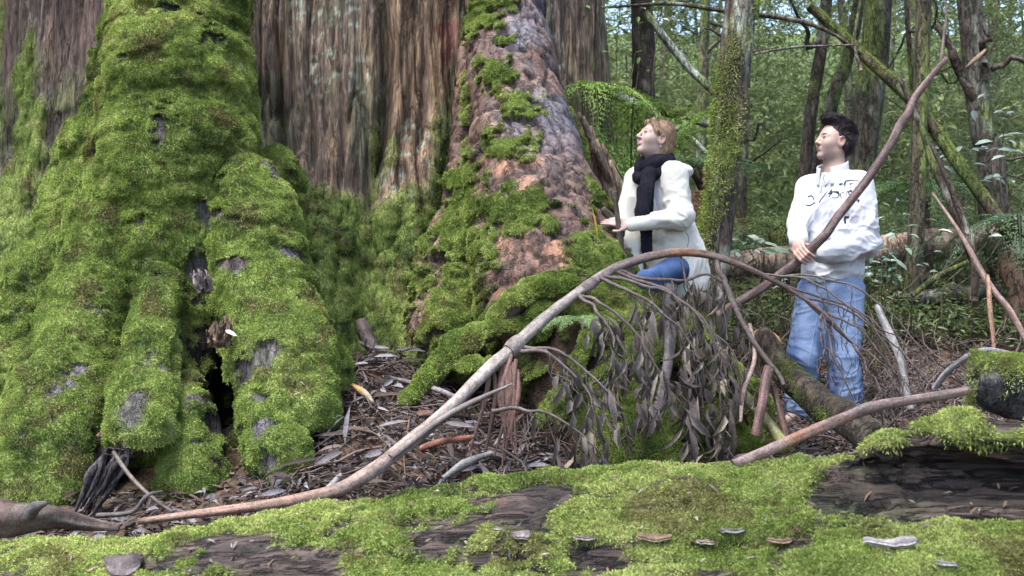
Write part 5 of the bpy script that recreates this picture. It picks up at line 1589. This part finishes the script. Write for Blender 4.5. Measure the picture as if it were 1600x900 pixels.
def paint_head(V, c, B, male):
    q = (V - c) @ B.T
    skin = np.array([.34, .238, .205]) if male else np.array([.39, .285, .255])
    col = np.tile(skin, (len(V), 1))
    e = lambda x, y, z, rx, ry, rz: np.sqrt(((q[:, 0] - x) / rx) ** 2 + ((q[:, 1] - y) / ry) ** 2 + ((q[:, 2] - z) / rz) ** 2)
    for y in (-1, 1):
        col = lerp(col, np.array([.42, .20, .165]), sstep(1.2, .5, e(-.01, .076 * y, -.004, .022, .014, .036)) * .55)
        col = lerp(col, np.array([.34, .33, .33]), sstep(1.05, .85, e(.086, .033 * y, .0055, .014, .0145, .0082)))
        col = lerp(col, np.array([.05, .045, .05]), sstep(1.05, .8, e(.087, .0365 * y, .007, .015, .0115, .0074)))
        col = lerp(col, np.array([.05, .03, .025]), sstep(1.1, .8, e(.084, .032 * y, .0145, .016, .019, .0028)) * 1.0)
        bc_ = np.array([.035, .025, .022]) if male else np.array([.20, .13, .085])
        col = lerp(col, bc_, sstep(1.15, .75, e(.086, .030 * y, .0315 if male else .034, .024, .024, .0062 if male else .004)) * .92)
        col = lerp(col, np.array([.10, .05, .045]), sstep(1.1, .6, e(.104, .009 * y, -.035, .007, .0045, .004)) * .8)
    lip = np.array([.32, .16, .14]) if male else np.array([.40, .175, .17])
    col = lerp(col, lip, sstep(1.1, .8, e(.093, 0, -.0585, .014, .021, .0115)) * (.6 if male else .8))
    col = lerp(col, np.array([.16, .06, .06]), sstep(1.1, .7, e(.095, 0, -.0585, .012, .018, .0022)) * .7)
    if male:
        sh = sstep(.5, 1, -q[:, 2] / .075) * sstep(-.01, .02, q[:, 0]) * sstep(-.14, -.11, q[:, 2])
        col = lerp(col, col * np.array([.72, .74, .78]), sh * .6)
    return col

def add_hand(s, wrist, fd, nd, thumb, curl=(.35, .4, .45, .5), k=.006, L=1.0, spread=.06):
    """palm and five fingers; fd finger direction, nd the way the palm faces, thumb +1/-1 picks the side"""
    fd = nrm(fd)
    sd_ = nrm(np.cross(nd, fd)) * thumb
    nd = np.cross(fd, sd_) * np.sign(np.cross(fd, sd_) @ np.asarray(nd, float))
    p = lambda a, b, c: wrist + (fd * a + sd_ * b + nd * c) * L
    s.cap(p(.0, 0, 0), p(.03, 0, 0), .024 * L, .026 * L, .01)
    for b in (-.027, -.009, .009, .027):
        s.cap(p(.015, b * .7, 0), p(.085, b, 0), .013 * L, .0115 * L, .010)
    for i, b in enumerate((.028, .010, -.009, -.027)):
        ln = (.040, .045, .042, .033)[i]
        o = p(.085, b, 0)
        a = curl[i] * .6
        for j, f in enumerate((1, .68, .55)):
            d = nrm((fd + sd_ * (b * spread * 20)) * math.cos(a) + nd * math.sin(a))
            e = o + d * ln * f * L
            s.cap(o, e, (.0098, .0090, .0082)[j] * L, (.0090, .0082, .0070)[j] * L, .003)
            o = e
            a += curl[i]
    a_ = p(.020, .030, .006)
    b_ = p(.055, .055, .018)
    c_ = p(.083, .058, .024)
    s.cap(p(.01, .012, 0), a_, .016 * L, .014 * L, .008)
    s.cap(a_, b_, .0125 * L, .0108 * L, .006).cap(b_, c_, .0105 * L, .0085 * L, .003)

def folds(V, N, amp, seed, ctr, r, dirn, fr=9.0):
    """creases gathering round a centre, running along dirn"""
    w = np.exp(-(np.linalg.norm(V - ctr, axis=1) / r) ** 2)
    t = V @ nrm(dirn)
    q = V * 4 + nrm(dirn) * (t * -2.6)[:, None]
    n = 1 - np.abs(fbm(q * fr / 4, 2, seed)) * 2.2
    n2 = np.clip(1 - np.abs(fbm(q * fr / 2.0 + 5, 2, seed + 50)) * 3.2, 0, 1) ** 1.5
    return N * (w * amp * ((n - .4) + .55 * n2))[:, None]

M_SKIN = mat('skin', rough=.5, scale=60, contrast=.06, bump=.08, bump_dist=.002, spec=.35)
M_CLOTH = mat('fleece cloth', rough=.95, scale=160, contrast=.07, bump=.25, bump_dist=.003, spec=.1, sheen=.2)
M_DENIM = mat('blue denim', rough=.9, scale=120, contrast=.22, bump=.25, bump_dist=.003, spec=.15)
M_KNIT = mat('dark knit', rough=.95, stretch=(1, 1, .3), scale=120, contrast=.45, bump=.9, bump_dist=.006, spec=.1)
M_HAIR = mat('hair', rough=.65, stretch=(1, 1, .35), scale=90, contrast=.35, bump=.5, bump_dist=.004, spec=.18)
M_SHOE = mat('shoe leather', rough=.6, scale=60, contrast=.3, bump=.2, spec=.3)
M_INK = mat('ink print', rough=.8, scale=30, contrast=.1, bump=0, base=(.012, .016, .04))

def hair_strands(mb, V, N, n, L, W, dirf, col, seed, lift=.0, jit=.22, skin=None):
    r = np.random.default_rng(seed)
    ok = np.arange(len(V))
    if skin is not None:                          # only where the hair stands clear of the skin
        keep = []
        for k in range(len(V)):
            h_ = skin.find_nearest(Vector(V[k]))
            if (Vector(V[k]) - h_[0]).dot(h_[1]) > .004: keep.append(k)
        ok = np.array(keep)
    i = ok[r.integers(0, len(ok), n)]
    p, d = V[i], nrm(dirf(V[i], N[i]) + r.normal(0, jit, (n, 3)))
    s = nrm(np.cross(d, N[i])) * W
    l = (L * r.uniform(.6, 1.2, n))[:, None]
    p = p + N[i] * lift
    m = p + d * l * .55 + N[i] * .003
    t = p + d * l
    Q = np.stack([p - s, p + s, m + s * .7, m - s * .7, t], 1).reshape(-1, 3)
    b = np.arange(n)[:, None] * 5
    c = np.repeat(np.asarray(col) * r.uniform(.6, 1.7, (n, 1)), 5, 0)
    mb.add(Q, b + np.array([[0, 1, 2, 3]]), c)
    mb.F3.append(b + np.array([[3, 2, 4]]) + mb.n - len(Q))

# ---------------- the man
man = empty('person', at(1290, 655, 6.0), 'man in a white pullover and blue jeans looking up, gripping a long stick', 'person')
D = 6.0
mf = nrm(A(-.75, -.66, 0)); ml = nrm(A(.66, -.75, 0)); UP = A(0, 0, 1)
nk, ch, wa, pe = at(1303, 270, 6.05), at(1308, 325, 6.05), at(1300, 395, 6.05), at(1298, 440, 6.05)
shL, shR = nk + ml * .172 + UP * -.085, nk - ml * .172 + UP * -.085
elL, elR = at(1355, 382, 5.86), at(1249, 350, 6.06)
wrL, wrR = at(1290, 397, 5.79), at(1247, 376, 5.80)
hpR, hpL = at(1275, 455, 6.12), at(1321, 455, 5.99)
knR, knL = at(1257, 556, 6.02), at(1317, 556, 5.94)
anR, anL = at(1251, 640, 6.10), at(1321, 640, 5.98)
hc = at(1302, 223, 6.03)
HB = basis(A(-.955, -.24, .19))
hang = HB
s = SDF(A(1.55, 5.5, .72), A(2.3, 6.45, 2.68), .0048)
add_head(s, hc, HB, True)
s.cap(hc + HB[0] * -.022 + HB[2] * -.06, nk + UP * -.02, .056, .062, .03)
s.chain([nk + UP * -.05, ch, wa, pe], [.10, .15, .135, .15], .05, flat=(mf, .7))
s.cap(shL, shR, .05, .05, .04)
for a, b, c in ((shL, elL, wrL), (shR, elR, wrR)):
    s.cap(a, b, .050, .042, .03).cap(b, c, .040, .027, .015)
for a, b, c in ((hpL, knL, anL), (hpR, knR, anR)):
    s.cap(a, b, .085, .058, .03).cap(b, c, .056, .038, .02)
    s.cap(c, c + mf * .14 + UP * -.05, .038, .028, .02)
add_hand(s, wrL, nrm(at(1270, 400, 5.82) - wrL), A(0, .3, 1), 1, (.5, .5, .5, .5))
# the right hand closes round the stick
gi = int(np.argmin(np.linalg.norm(HELD_P - at(1259, 391, 5.71), axis=1)))
gc = HELD_P[gi]
gt = nrm(HELD_P[gi + 1] - HELD_P[gi - 1])
gcam = nrm(A(-.1, -1, .05) - gt * (A(-.1, -1, .05) @ gt))
gn = nrm(np.cross(gt, gcam))
gn = gn * np.sign(gn[2])
for i in range(4):
    o = gc + gt * (-.031 + .0205 * i)
    rr = .037 + .0075
    pts = [o + gn * (rr + .012) - gcam * .022, o + gn * (rr * .85) + gcam * rr * .62, o + gcam * (rr + .003) - gn * .002, o - gn * rr * .85 + gcam * rr * .55, o - gn * (rr * .95) + gcam * .004]
    s.chain(pts[:4 if i == 0 else 5], [.0125, .0105, .0096, .0088, .0075][:4 if i == 0 else 5], .003)
s.chain([gc + gt * -.03 + gn * .058 - gcam * .022, gc + gt * .03 + gn * .058 - gcam * .022], [.019, .018], .012)
s.chain([gc + gn * .06 - gcam * .03, gc + gn * .07 - gcam * .065, wrR], [.032, .03, .027], .015)
s.chain([gc + gt * .02 + gn * .045 - gcam * .045, gc + gt * .045 + gn * .015 - gcam * .052, gc + gt * .05 - gn * .02 - gcam * .048], [.014, .0115, .009], .005)
V, F = s.mesh()
V = relax(V, F, 1, .35)
col = paint_head(V, hc, HB, True)
hand_m = sstep(.16, .10, np.linalg.norm(V - gc, axis=1))
col = lerp(col, np.array([.38, .245, .205]), hand_m)
HEADT = BVHTree.FromPolygons([tuple(v) for v in V], [tuple(f) for f in F])
mk('body', V, F, M_SKIN, man, col)

def jacket_prep(s, it=3):
    V, F = s.mesh()
    V = relax(V, F, it)
    return V, F, vnormals(V, F)

s = SDF(A(1.5, 5.55, 1.55), A(2.35, 6.5, 2.42), .0065)
s.chain([nk + UP * -.11, ch + UP * .01, wa, pe + UP * -.03], [.120, .178, .172, .192], .06, flat=(mf, .72))
s.chain([shL, nk + UP * -.055, shR], [.066, .070, .066], .05)
s.cap(shL, elL, (.075), .066, .04).cap(elL, wrL + (wrL - elL) * .05, .067, .052, .03)
s.cap(shR, elR, .077, .068, .04).cap(elR, wrR, .068, .046, .03)
s.cap(wrR + (wrR - elR) * -.10, wrR + (wrR - elR) * -.02, .05, .05, .01)
s.ell(nk + UP * .065 + mf * .01, (.068, .068, .10), None, .02, sub=True)
s.cut(pe + UP * -.0, A(.05, 0, -1))
V, F, N = jacket_prep(s)
V = V + folds(V, N, .022, 1, elL, .17, A(-.8, 0, .35), 11) + folds(V, N, .020, 2, at(1310, 412, 5.9), .22, A(1, 0, .12), 8) + folds(V, N, .014, 3, at(1270, 350, 5.9), .2, A(.3, 0, 1), 9) + folds(V, N, .012, 6, at(1310, 320, 5.9), .25, A(.8, 0, 1), 8) + folds(V, N, .014, 7, at(1305, 435, 5.9), .16, A(1, 0, -.1), 10) \
      + folds(V, N, .014, 4, at(1345, 330, 5.85), .14, A(.2, 0, 1), 9) + N * (fbm(V * 7, 3, 5) * .008)[:, None]
bott = sstep(.03, 0, V[:, 2] - (pe[2] + .006 - (V[:, 0] - pe[0]) * -.05))
V = V - N * (bott * .012)[:, None]
jk = mk('pullover', V, F, M_CLOTH, man, (.45, .465, .51))
jtree = BVHTree.FromPolygons([tuple(v) for v in V], [tuple(f) for f in F])
# stand-up collar, open at the throat
def collar(center, axis_f, r0, r1, h, gap, name, col, parent, mat_, tilt=.0, thick=.008, hvar=.3):
    a = np.linspace(gap, 2 * math.pi - gap, 60)
    t = np.linspace(0, 1, 9)
    Aa, T_ = np.meshgrid(a, t, indexing='ij')
    lf_ = np.cross(UP, axis_f)
    R_ = r0 + (r1 - r0) * T_ ** 1.4
    back = (1 - np.cos(Aa)) / 2
    H = h * T_ * (1 - hvar + hvar * back) - .02 * (1 - back)
    base = center + (np.cos(Aa) * R_)[..., None] * axis_f + (np.sin(Aa) * R_)[..., None] * lf_ + (H + tilt * back)[..., None] * UP
    inn = base + (center + UP * 0 - base) * np.array([1, 1, 0]) * (thick / .08)
    V = np.concatenate([base.reshape(-1, 3), inn.reshape(-1, 3)])
    n0 = Aa.size
    i = np.arange(n0).reshape(Aa.shape)
    F1 = np.stack([i[:-1, :-1], i[1:, :-1], i[1:, 1:], i[:-1, 1:]], -1).reshape(-1, 4)
    ed = np.concatenate([i[:, 0], i[-1, 1:], i[::-1, -1][1:], i[0, ::-1][1:]])
    Fe = np.stack([ed[:-1], ed[1:], ed[1:] + n0, ed[:-1] + n0], 1)
    return mk(name, V, np.concatenate([F1[:, ::-1], F1 + n0, Fe]), mat_, parent, col)
collar(nk + UP * -.065 + mf * .015, mf, .100, .092, .150, .42, 'collar', (.45, .465, .51), jk, M_CLOTH, .0)
# brush-script print across the chest and down the sleeve: ink laid on the cloth
strokes = [[(1258, 320), (1266, 321), (1274, 316)], [(1262, 308), (1268, 306), (1272, 311), (1270, 313)], [(1280, 317), (1283, 312), (1290, 303), (1296, 294), (1303, 279)], [(1289, 292), (1295, 284), (1301, 277)], [(1293, 290), (1299, 284), (1304, 276)],
           [(1287, 313), (1290, 308), (1297, 300), (1299, 296), (1298, 303), (1295, 308)], [(1297, 299), (1300, 303), (1294, 302)], [(1299, 300), (1306, 300), (1311, 304), (1308, 309), (1300, 309)], [(1302, 300), (1310, 300), (1312, 305)],
           [(1313, 307), (1314, 302), (1319, 301), (1320, 307), (1316, 311), (1313, 307)], [(1315, 305), (1318, 307)], [(1321, 314), (1322, 306), (1324, 299), (1328, 305), (1330, 309)], [(1324, 299), (1332, 300), (1335, 305), (1336, 311)],
           [(1311, 288), (1317, 287)], [(1319, 289), (1322, 283), (1330, 282), (1340, 282), (1345, 287)], [(1328, 288), (1333, 286), (1340, 287)], [(1327, 294), (1333, 292), (1341, 293)], [(1326, 297), (1331, 298)], [(1337, 314), (1342, 312), (1341, 316)],
           [(1321, 337), (1320, 344), (1321, 350)], [(1321, 340), (1326, 339), (1325, 342)]]
inkm = MB()
for k, st_ in enumerate(strokes):
    q = spline(np.array(st_, float), 14) if len(st_) > 2 else np.array([np.array(st_[0]) * (1 - t) + np.array(st_[1]) * t for t in np.linspace(0, 1, 14)])
    pts, nn = [], []
    for (x, y) in q:
        o_ = A(0, 0, CAM_Z)
        h_ = jtree.ray_cast(Vector(o_), Vector(nrm(at(x, y, 1) - o_)))
        if h_[0] is not None:
            pts.append(np.array(h_[0])); nn.append(np.array(h_[1]))
    if len(pts) < 4: continue
    pts, nn = np.array(pts), np.array(nn)
    nn = nn * np.sign(-nn[:, 1])[:, None]
    T = nrm(np.gradient(pts, axis=0))
    S_ = nrm(np.cross(T, nn))
    wd = (.0024 + .0020 * np.sin(np.linspace(.2, 2.9, len(pts)) + k))[:, None] * (1.5 if k in (2, 3, 4, 9, 19, 20) else 1.0)
    a_, b_ = pts + nn * .0014 + S_ * wd, pts + nn * .0014 - S_ * wd
    V = np.stack([a_, b_], 1).reshape(-1, 3)
    i = np.arange(len(pts) - 1)[:, None] * 2
    inkm.add(V, i + np.array([[0, 1, 3, 2]]))
inkm.build('chest_print', M_INK, jk)
tr = MB()
add_tube(tr, [nk + mf * .108 + UP * -.02, nk + mf * .13 + UP * -.07, nk + mf * .148 + UP * -.13], [.004, .004, .003], col=(.35, .36, .42), seg=6)
tr.build('zip', M_CLOTH, jk)

# jeans
s = SDF(A(1.45, 5.6, .72), A(2.35, 6.5, 1.78), .0068)
s.cap(pe + UP * .0, pe + UP * -.05, .155, .17, .05, flat=(mf, .70))
for a, b, c in ((hpL, knL, anL), (hpR, knR, anR)):
    s.cap(a, b, .112, .094, .04).cap(b, c + UP * -.005, .093, .090, .03)
s.cap(at(1297, 500, 5.9), at(1290, 660, 5.9), .0, .055, .03, sub=True)
s.cut(anL + UP * -.055, A(0, 0, -1))
V, F, N = jacket_prep(s)
for kk, (kn, an) in enumerate(((knL, anL), (knR, anR))):
    V = V + folds(V, N, .022, 21 + kk, an + UP * .08, .18, A(1, 0, .25), 10) + folds(V, N, .014, 24 + kk, kn, .16, A(1, 0, -.3), 8) + folds(V, N, .016, 27 + kk, kn + UP * .28, .15, A(1, 0, .5), 9)
V = V + N * (fbm(V * np.array([7, 7, 4]), 3, 30) * .010)[:, None]
fade = sstep(-.25, .4, fbm(V * np.array([6, 6, 2.4]), 3, 31) - N[:, 1] * .3)
jc = lerp(np.array([.055, .090, .20]), np.array([.185, .25, .39]), fade)
for kn in (knL, knR):
    jc = lerp(jc, np.array([.26, .34, .48]), np.exp(-(np.linalg.norm((V - kn - UP * .15) * np.array([1.2, 1, .6]), axis=1) / .085) ** 2) * .55)
jeans = mk('jeans', V, F, M_DENIM, man, jc)
jt_ = BVHTree.FromPolygons([tuple(v) for v in V], [tuple(f) for f in F])
sm_ = MB()
for ln in ([(1281, 452), (1277, 490), (1270, 530), (1262, 575)], [(1334, 452), (1338, 500), (1338, 560), (1339, 640)], [(1322, 445), (1330, 456), (1342, 461)]):
    pts = []
    for x, y in spline(np.array(ln, float), 26):
        o_ = A(0, 0, CAM_Z)
        h_ = jt_.ray_cast(Vector(o_), Vector(nrm(at(x, y, 1) - o_)))
        if h_[0] is not None and (not pts or np.linalg.norm(np.array(h_[0]) - pts[-1]) < .06): pts.append(np.array(h_[0]))
    if len(pts) > 3:
        sm_ = MB()
        add_tube(sm_, np.array(pts), [.0035, .0035], col=(.25, .34, .52), seg=5, caps=False)
        sm_.build('seam', M_DENIM, jeans)
for an in (anL, anR):
    lo = an + mf * .05 + UP * -.07
    s = SDF(lo - .24, lo + .24, .007)
    s.chain([an + UP * -.05, an + mf * .10 + UP * -.085, an + mf * .19 + UP * -.095], [.052, .045, .036], .03)
    s.cut(an + UP * -.125, A(0, 0, -1))
    V, F, N = jacket_prep(s, 2)
    mk('shoe', V, F, M_SHOE, man, (.09, .06, .045))
# short dark spiky hair
s = SDF(hc - .2, hc + .2, .0048)
w = lambda x, y, z: hc + x * HB[0] + y * HB[1] + z * HB[2]
s.ell(w(-.030, 0, .058), (.098, .086, .092), HB, .01)
s.ell(w(-.045, 0, .020), (.082, .083, .095), HB, .02)
s.ell(w(.038, 0, .128), (.064, .060, .026), HB, .03)
s.ell(w(.100, 0, .022), (.064, .12, .070), HB, .02, sub=True)
s.ell(w(.088, 0, -.045), (.060, .12, .10), HB, .012, sub=True)
for y in (-1, 1):
    s.ell(w(.004, .09 * y, -.018), (.030, .032, .046), HB, .008, sub=True)
s.ell(w(-.02, 0, -.12), (.14, .12, .055), HB, .02, sub=True)
V, F = s.mesh()
V = relax(V, F, 1)
N = vnormals(V, F)
V = V + N * (fbm(V * 45, 2, 6) * .003)[:, None]
hm = MB()
hm.add(V, F, np.array([.022, .018, .022]))
front = lambda p: ((p - hc) @ HB[0])
hair_strands(hm, V, N, 3200, .023, .0014, lambda p, n: n * .9 + HB[2] * sstep(.04, .10, ((p - hc) @ HB[2]))[:, None] * 1.0 - HB[2] * sstep(.05, -.02, ((p - hc) @ HB[2]))[:, None] * .8 - HB[0] * .25, (.022, .018, .022), 7, jit=.10, skin=HEADT)
hm.build('hair', M_HAIR, man)

# ---------------- the woman
wom = empty('person', at(1040, 520, 6.0), 'woman in a cream coat and dark scarf gazing up, knee raised, hands on the root', 'person')
wf = nrm(A(-.80, -.60, 0)); wl = nrm(A(.60, -.80, 0))
nk, ch, wa, pe = at(1025, 258, 5.99), at(1034, 312, 6.0), at(1044, 365, 6.02), at(1054, 410, 6.05)
shL, shR = nk + wl * .158 + UP * -.07, nk - wl * .158 + UP * -.07
elL, elR = at(1064, 338, 5.80), at(981, 332, 6.10)
wrL, wrR = at(984, 352, 5.74), at(972, 366, 5.94)
hpL, hpR = at(1068, 416, 5.96), at(1040, 416, 6.13)
knL, knR = at(1011, 443, 5.68), at(1022, 505, 6.12)
anL, anR = at(1022, 530, 5.85), at(1036, 600, 6.22)
hc = at(1022, 219, 5.97)
HB = basis(A(-.86, -.36, .36))
s = SDF(A(.5, 5.4, .90), A(1.25, 6.5, 2.66), .0048)
add_head(s, hc, HB, False)
s.cap(hc + HB[0] * -.025 + HB[2] * -.055, nk + UP * -.02, .047, .052, .03)
s.chain([nk + UP * -.05, ch, wa, pe], [.09, .13, .115, .15], .05, flat=(wf, .72))
s.cap(shL, shR, .042, .042, .04)
for a, b, c in ((shL, elL, wrL), (shR, elR, wrR)):
    s.cap(a, b, .042, .035, .03).cap(b, c, .034, .022, .015)
for a, b, c in ((hpL, knL, anL), (hpR, knR, anR)):
    s.cap(a, b, .082, .055, .03).cap(b, c, .053, .036, .02)
    s.cap(c, c + wf * .12 + UP * -.05, .034, .025, .02)
add_hand(s, wrL, at(944, 342, 5.80) - wrL, A(-.15, .8, -.62), -1, (.10, .16, .22, .3), L=.95, spread=.16)
add_hand(s, wrR, at(984, 385, 5.84) - wrR, A(-.6, .5, .1), 1, (.3, .4, .45, .5), L=.95)
V, F = s.mesh()
V = relax(V, F, 1, .35)
HEADT = BVHTree.FromPolygons([tuple(v) for v in V], [tuple(f) for f in F])
mk('body', V, F, M_SKIN, wom, paint_head(V, hc, HB, False))

# pale top under the coat
s = SDF(A(.55, 5.6, 1.55), A(1.3, 6.4, 2.4), .0075)
s.chain([nk + UP * -.09, ch, wa, pe + UP * -.01], [.11, .155, .145, .172], .05, flat=(wf, .76))
s.cut(pe + UP * -.0, A(0, 0, -1))
V, F, N = jacket_prep(s)
V = V + folds(V, N, .012, 41, wa + wf * .1, .2, A(.2, 0, 1), 9)
mk('top', V, F, M_CLOTH, wom, (.36, .37, .43))
# coat
s = SDF(A(.45, 5.45, 1.45), A(1.35, 6.5, 2.44), .0065)
s.chain([nk + UP * -.075, ch, wa, pe, pe + A(.03, 0, -.12)], [.115, .170, .165, .198, .200], .06, flat=(wf, .78))
s.chain([shL, nk + UP * -.03, shR], [.062, .064, .062], .05)
s.ell(nk - wf * .13 + UP * -.035 + wl * .05, (.085, .11, .055), basis(wf), .04)
s.chain([at(1020, 270, 5.87), at(1024, 300, 5.84), at(1027, 350, 5.82), at(1027, 420, 5.80)], [.034, .044, .050, .07], .025, sub=True)
s.chain([at(985, 318, 5.92), at(990, 380, 5.86), at(996, 450, 5.83)], [.055, .055, .06], .02, flat=(nrm(A(.5, -.8, 0)), .35))
s.chain([knL + UP * .02, at(1050, 425, 5.8)], [.10, .10], .02, sub=True)
s.cap(shL, elL, .070, .064, .03).cap(elL, wrL + (elL - wrL) * .04, .064, .042, .04)
s.cap(shR, elR, .076, .066, .03).cap(elR, wrR + (elR - wrR) * .06, .064, .042, .03)
s.cut(at(1082, 459, 6.0), nrm(A(.35, 0, -1)))
V, F, N = jacket_prep(s)
V = V + folds(V, N, .016, 42, elL, .15, A(-.9, 0, .25), 10) + folds(V, N, .016, 43, at(1062, 395, 5.9), .2, A(.35, 0, 1), 7) + folds(V, N, .010, 44, at(1040, 300, 5.85), .14, A(.4, 0, 1), 8) + N * (fbm(V * 6, 3, 45) * .009)[:, None]
coat = mk('coat', V, F, M_CLOTH, wom, (.49, .49, .455))
ct = BVHTree.FromPolygons([tuple(v) for v in V], [tuple(f) for f in F])
sm_ = MB()
for ln, w_ in (([(1072, 362), (1076, 372), (1074, 386)], .0025),):
    pts = []
    for x, y in spline(np.array(ln, float), 22):
        o_ = A(0, 0, CAM_Z)
        h_ = ct.ray_cast(Vector(o_), Vector(nrm(at(x, y, 1) - o_)))
        if h_[0] is not None and (not pts or np.linalg.norm(np.array(h_[0]) - pts[-1]) < .05): pts.append(np.array(h_[0]))
    if len(pts) > 3:
        sm_ = MB()
        add_tube(sm_, np.array(pts), [w_, w_], col=(.24, .25, .22), seg=5, caps=False)
        sm_.build('seam', M_CLOTH, coat)
# dark scarf: a wrap round the neck and two hanging ends
s = SDF(A(.55, 5.45, 1.6), A(1.2, 6.3, 2.5), .006)
r_ = np.linspace(0, 2 * math.pi, 25)
ring = [nk + wf * (math.cos(a) * .078 + .012) + wl * (math.sin(a) * .082) + UP * (.012 - .035 * math.cos(a) + .012 * math.sin(2 * a)) for a in r_]
s.chain(ring, [.040 + .006 * math.sin(a * 3) for a in r_], .012)
ring2 = [nk + wf * (math.cos(a) * .085 + .02) + wl * (math.sin(a) * .088) + UP * (-.038 - .05 * math.cos(a)) for a in r_]
s.chain(ring2, [.036] * 25, .010)
fl = (nrm(A(-.35, -1, 0)), .38)
s.chain([at(1013, 272, 5.84), at(1008, 300, 5.78), at(1003, 332, 5.75)], [.048, .043, .046], .015, flat=fl)
s.chain([at(1012, 300, 5.82), at(1010, 350, 5.82), at(1011, 392, 5.82)], [.040, .036, .036], .015, flat=fl)
V, F, N = jacket_prep(s, 2)
V = V + folds(V, N, .014, 46, nk + UP * -.02, .2, A(.9, 0, .5), 12) + N * (np.sin(V[:, 0] * 260 + fbm(V * 12, 2, 47) * 4) * .0022 * sstep(nk[2] - .12, nk[2] - .18, V[:, 2]))[:, None]
mk('scarf', V, F, M_KNIT, wom, (.010, .010, .016))
# jeans
s = SDF(A(.45, 5.35, .95), A(1.35, 6.6, 1.85), .0075)
s.cap(pe + UP * .04, pe + UP * -.03, .155, .165, .05, flat=(wf, .78))
for a, b, c in ((hpL, knL, anL), (hpR, knR, anR)):
    s.cap(a, b, .090, .070, .04).cap(b, c, .070, .056, .03)
V, F, N = jacket_prep(s)
V = V + folds(V, N, .012, 51, knL, .12, A(.3, 0, 1), 10) + folds(V, N, .012, 52, hpL, .14, A(1, 0, .4), 9)
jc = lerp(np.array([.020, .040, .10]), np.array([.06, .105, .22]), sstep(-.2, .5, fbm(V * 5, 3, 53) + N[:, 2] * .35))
mk('jeans', V, F, M_DENIM, wom, jc)
for an in (anL, anR):
    lo = an + wf * .05 + UP * -.05
    s = SDF(lo - .22, lo + .22, .008)
    s.chain([an + UP * -.03, an + wf * .09 + UP * -.07, an + wf * .16 + UP * -.08], [.045, .04, .032], .03)
    V, F, N = jacket_prep(s, 2)
    mk('shoe', V, F, M_SHOE, wom, (.05, .04, .04))
# light brown bob with a swept fringe
s = SDF(hc - .2, hc + .2, .0048)
w = lambda x, y, z: hc + x * HB[0] + y * HB[1] + z * HB[2]
s.ell(w(-.030, 0, .048), (.100, .088, .092), HB, .01)
s.ell(w(-.062, 0, -.020), (.062, .082, .090), HB, .03)
s.cap(w(.062, .03, .095), w(.035, .076, .035), .020, .010, .02)
s.cap(w(.062, -.03, .095), w(.035, -.076, .035), .020, .010, .02)
s.ell(w(.100, 0, .014), (.060, .066, .080), HB, .012, sub=True)
s.ell(w(.055, 0, -.07), (.075, .12, .075), HB, .015, sub=True)
for y in (-1, 1):
    s.ell(w(-.004, .095 * y, -.010), (.024, .026, .032), HB, .006, sub=True)
V, F = s.mesh()
V = relax(V, F, 2)
N = vnormals(V, F)
hm = MB()
hm.add(V, F, lerp(np.array([.13, .085, .055]), np.array([.30, .21, .14]), sstep(-.3, .4, fbm(((V - hc) @ HB.T) * np.array([14, 50, 14]), 3, 8)) ))
def bob(p, n):
    q = (p - hc) @ HB.T
    d = -HB[2] * 1.0 - HB[0] * .35 + HB[0] * (sstep(.02, .07, q[:, 0]) * -.6)[:, None] * 0
    return d - n * ((d * n).sum(1))[:, None] + n * .02
hair_strands(hm, V, N, 2600, .034, .0014, bob, (.22, .15, .10), 9, jit=.05, skin=HEADT)
hm.build('hair', M_HAIR, wom)
er = MB()
add_tube(er, [hc + HB @ np.zeros(3) + w(-.012, .083, -.040) - hc, w(-.012, .084, -.052)], [.005, .004], col=(.8, .78, .72), seg=8)
er.build('earring', M_CLOTH, wom)
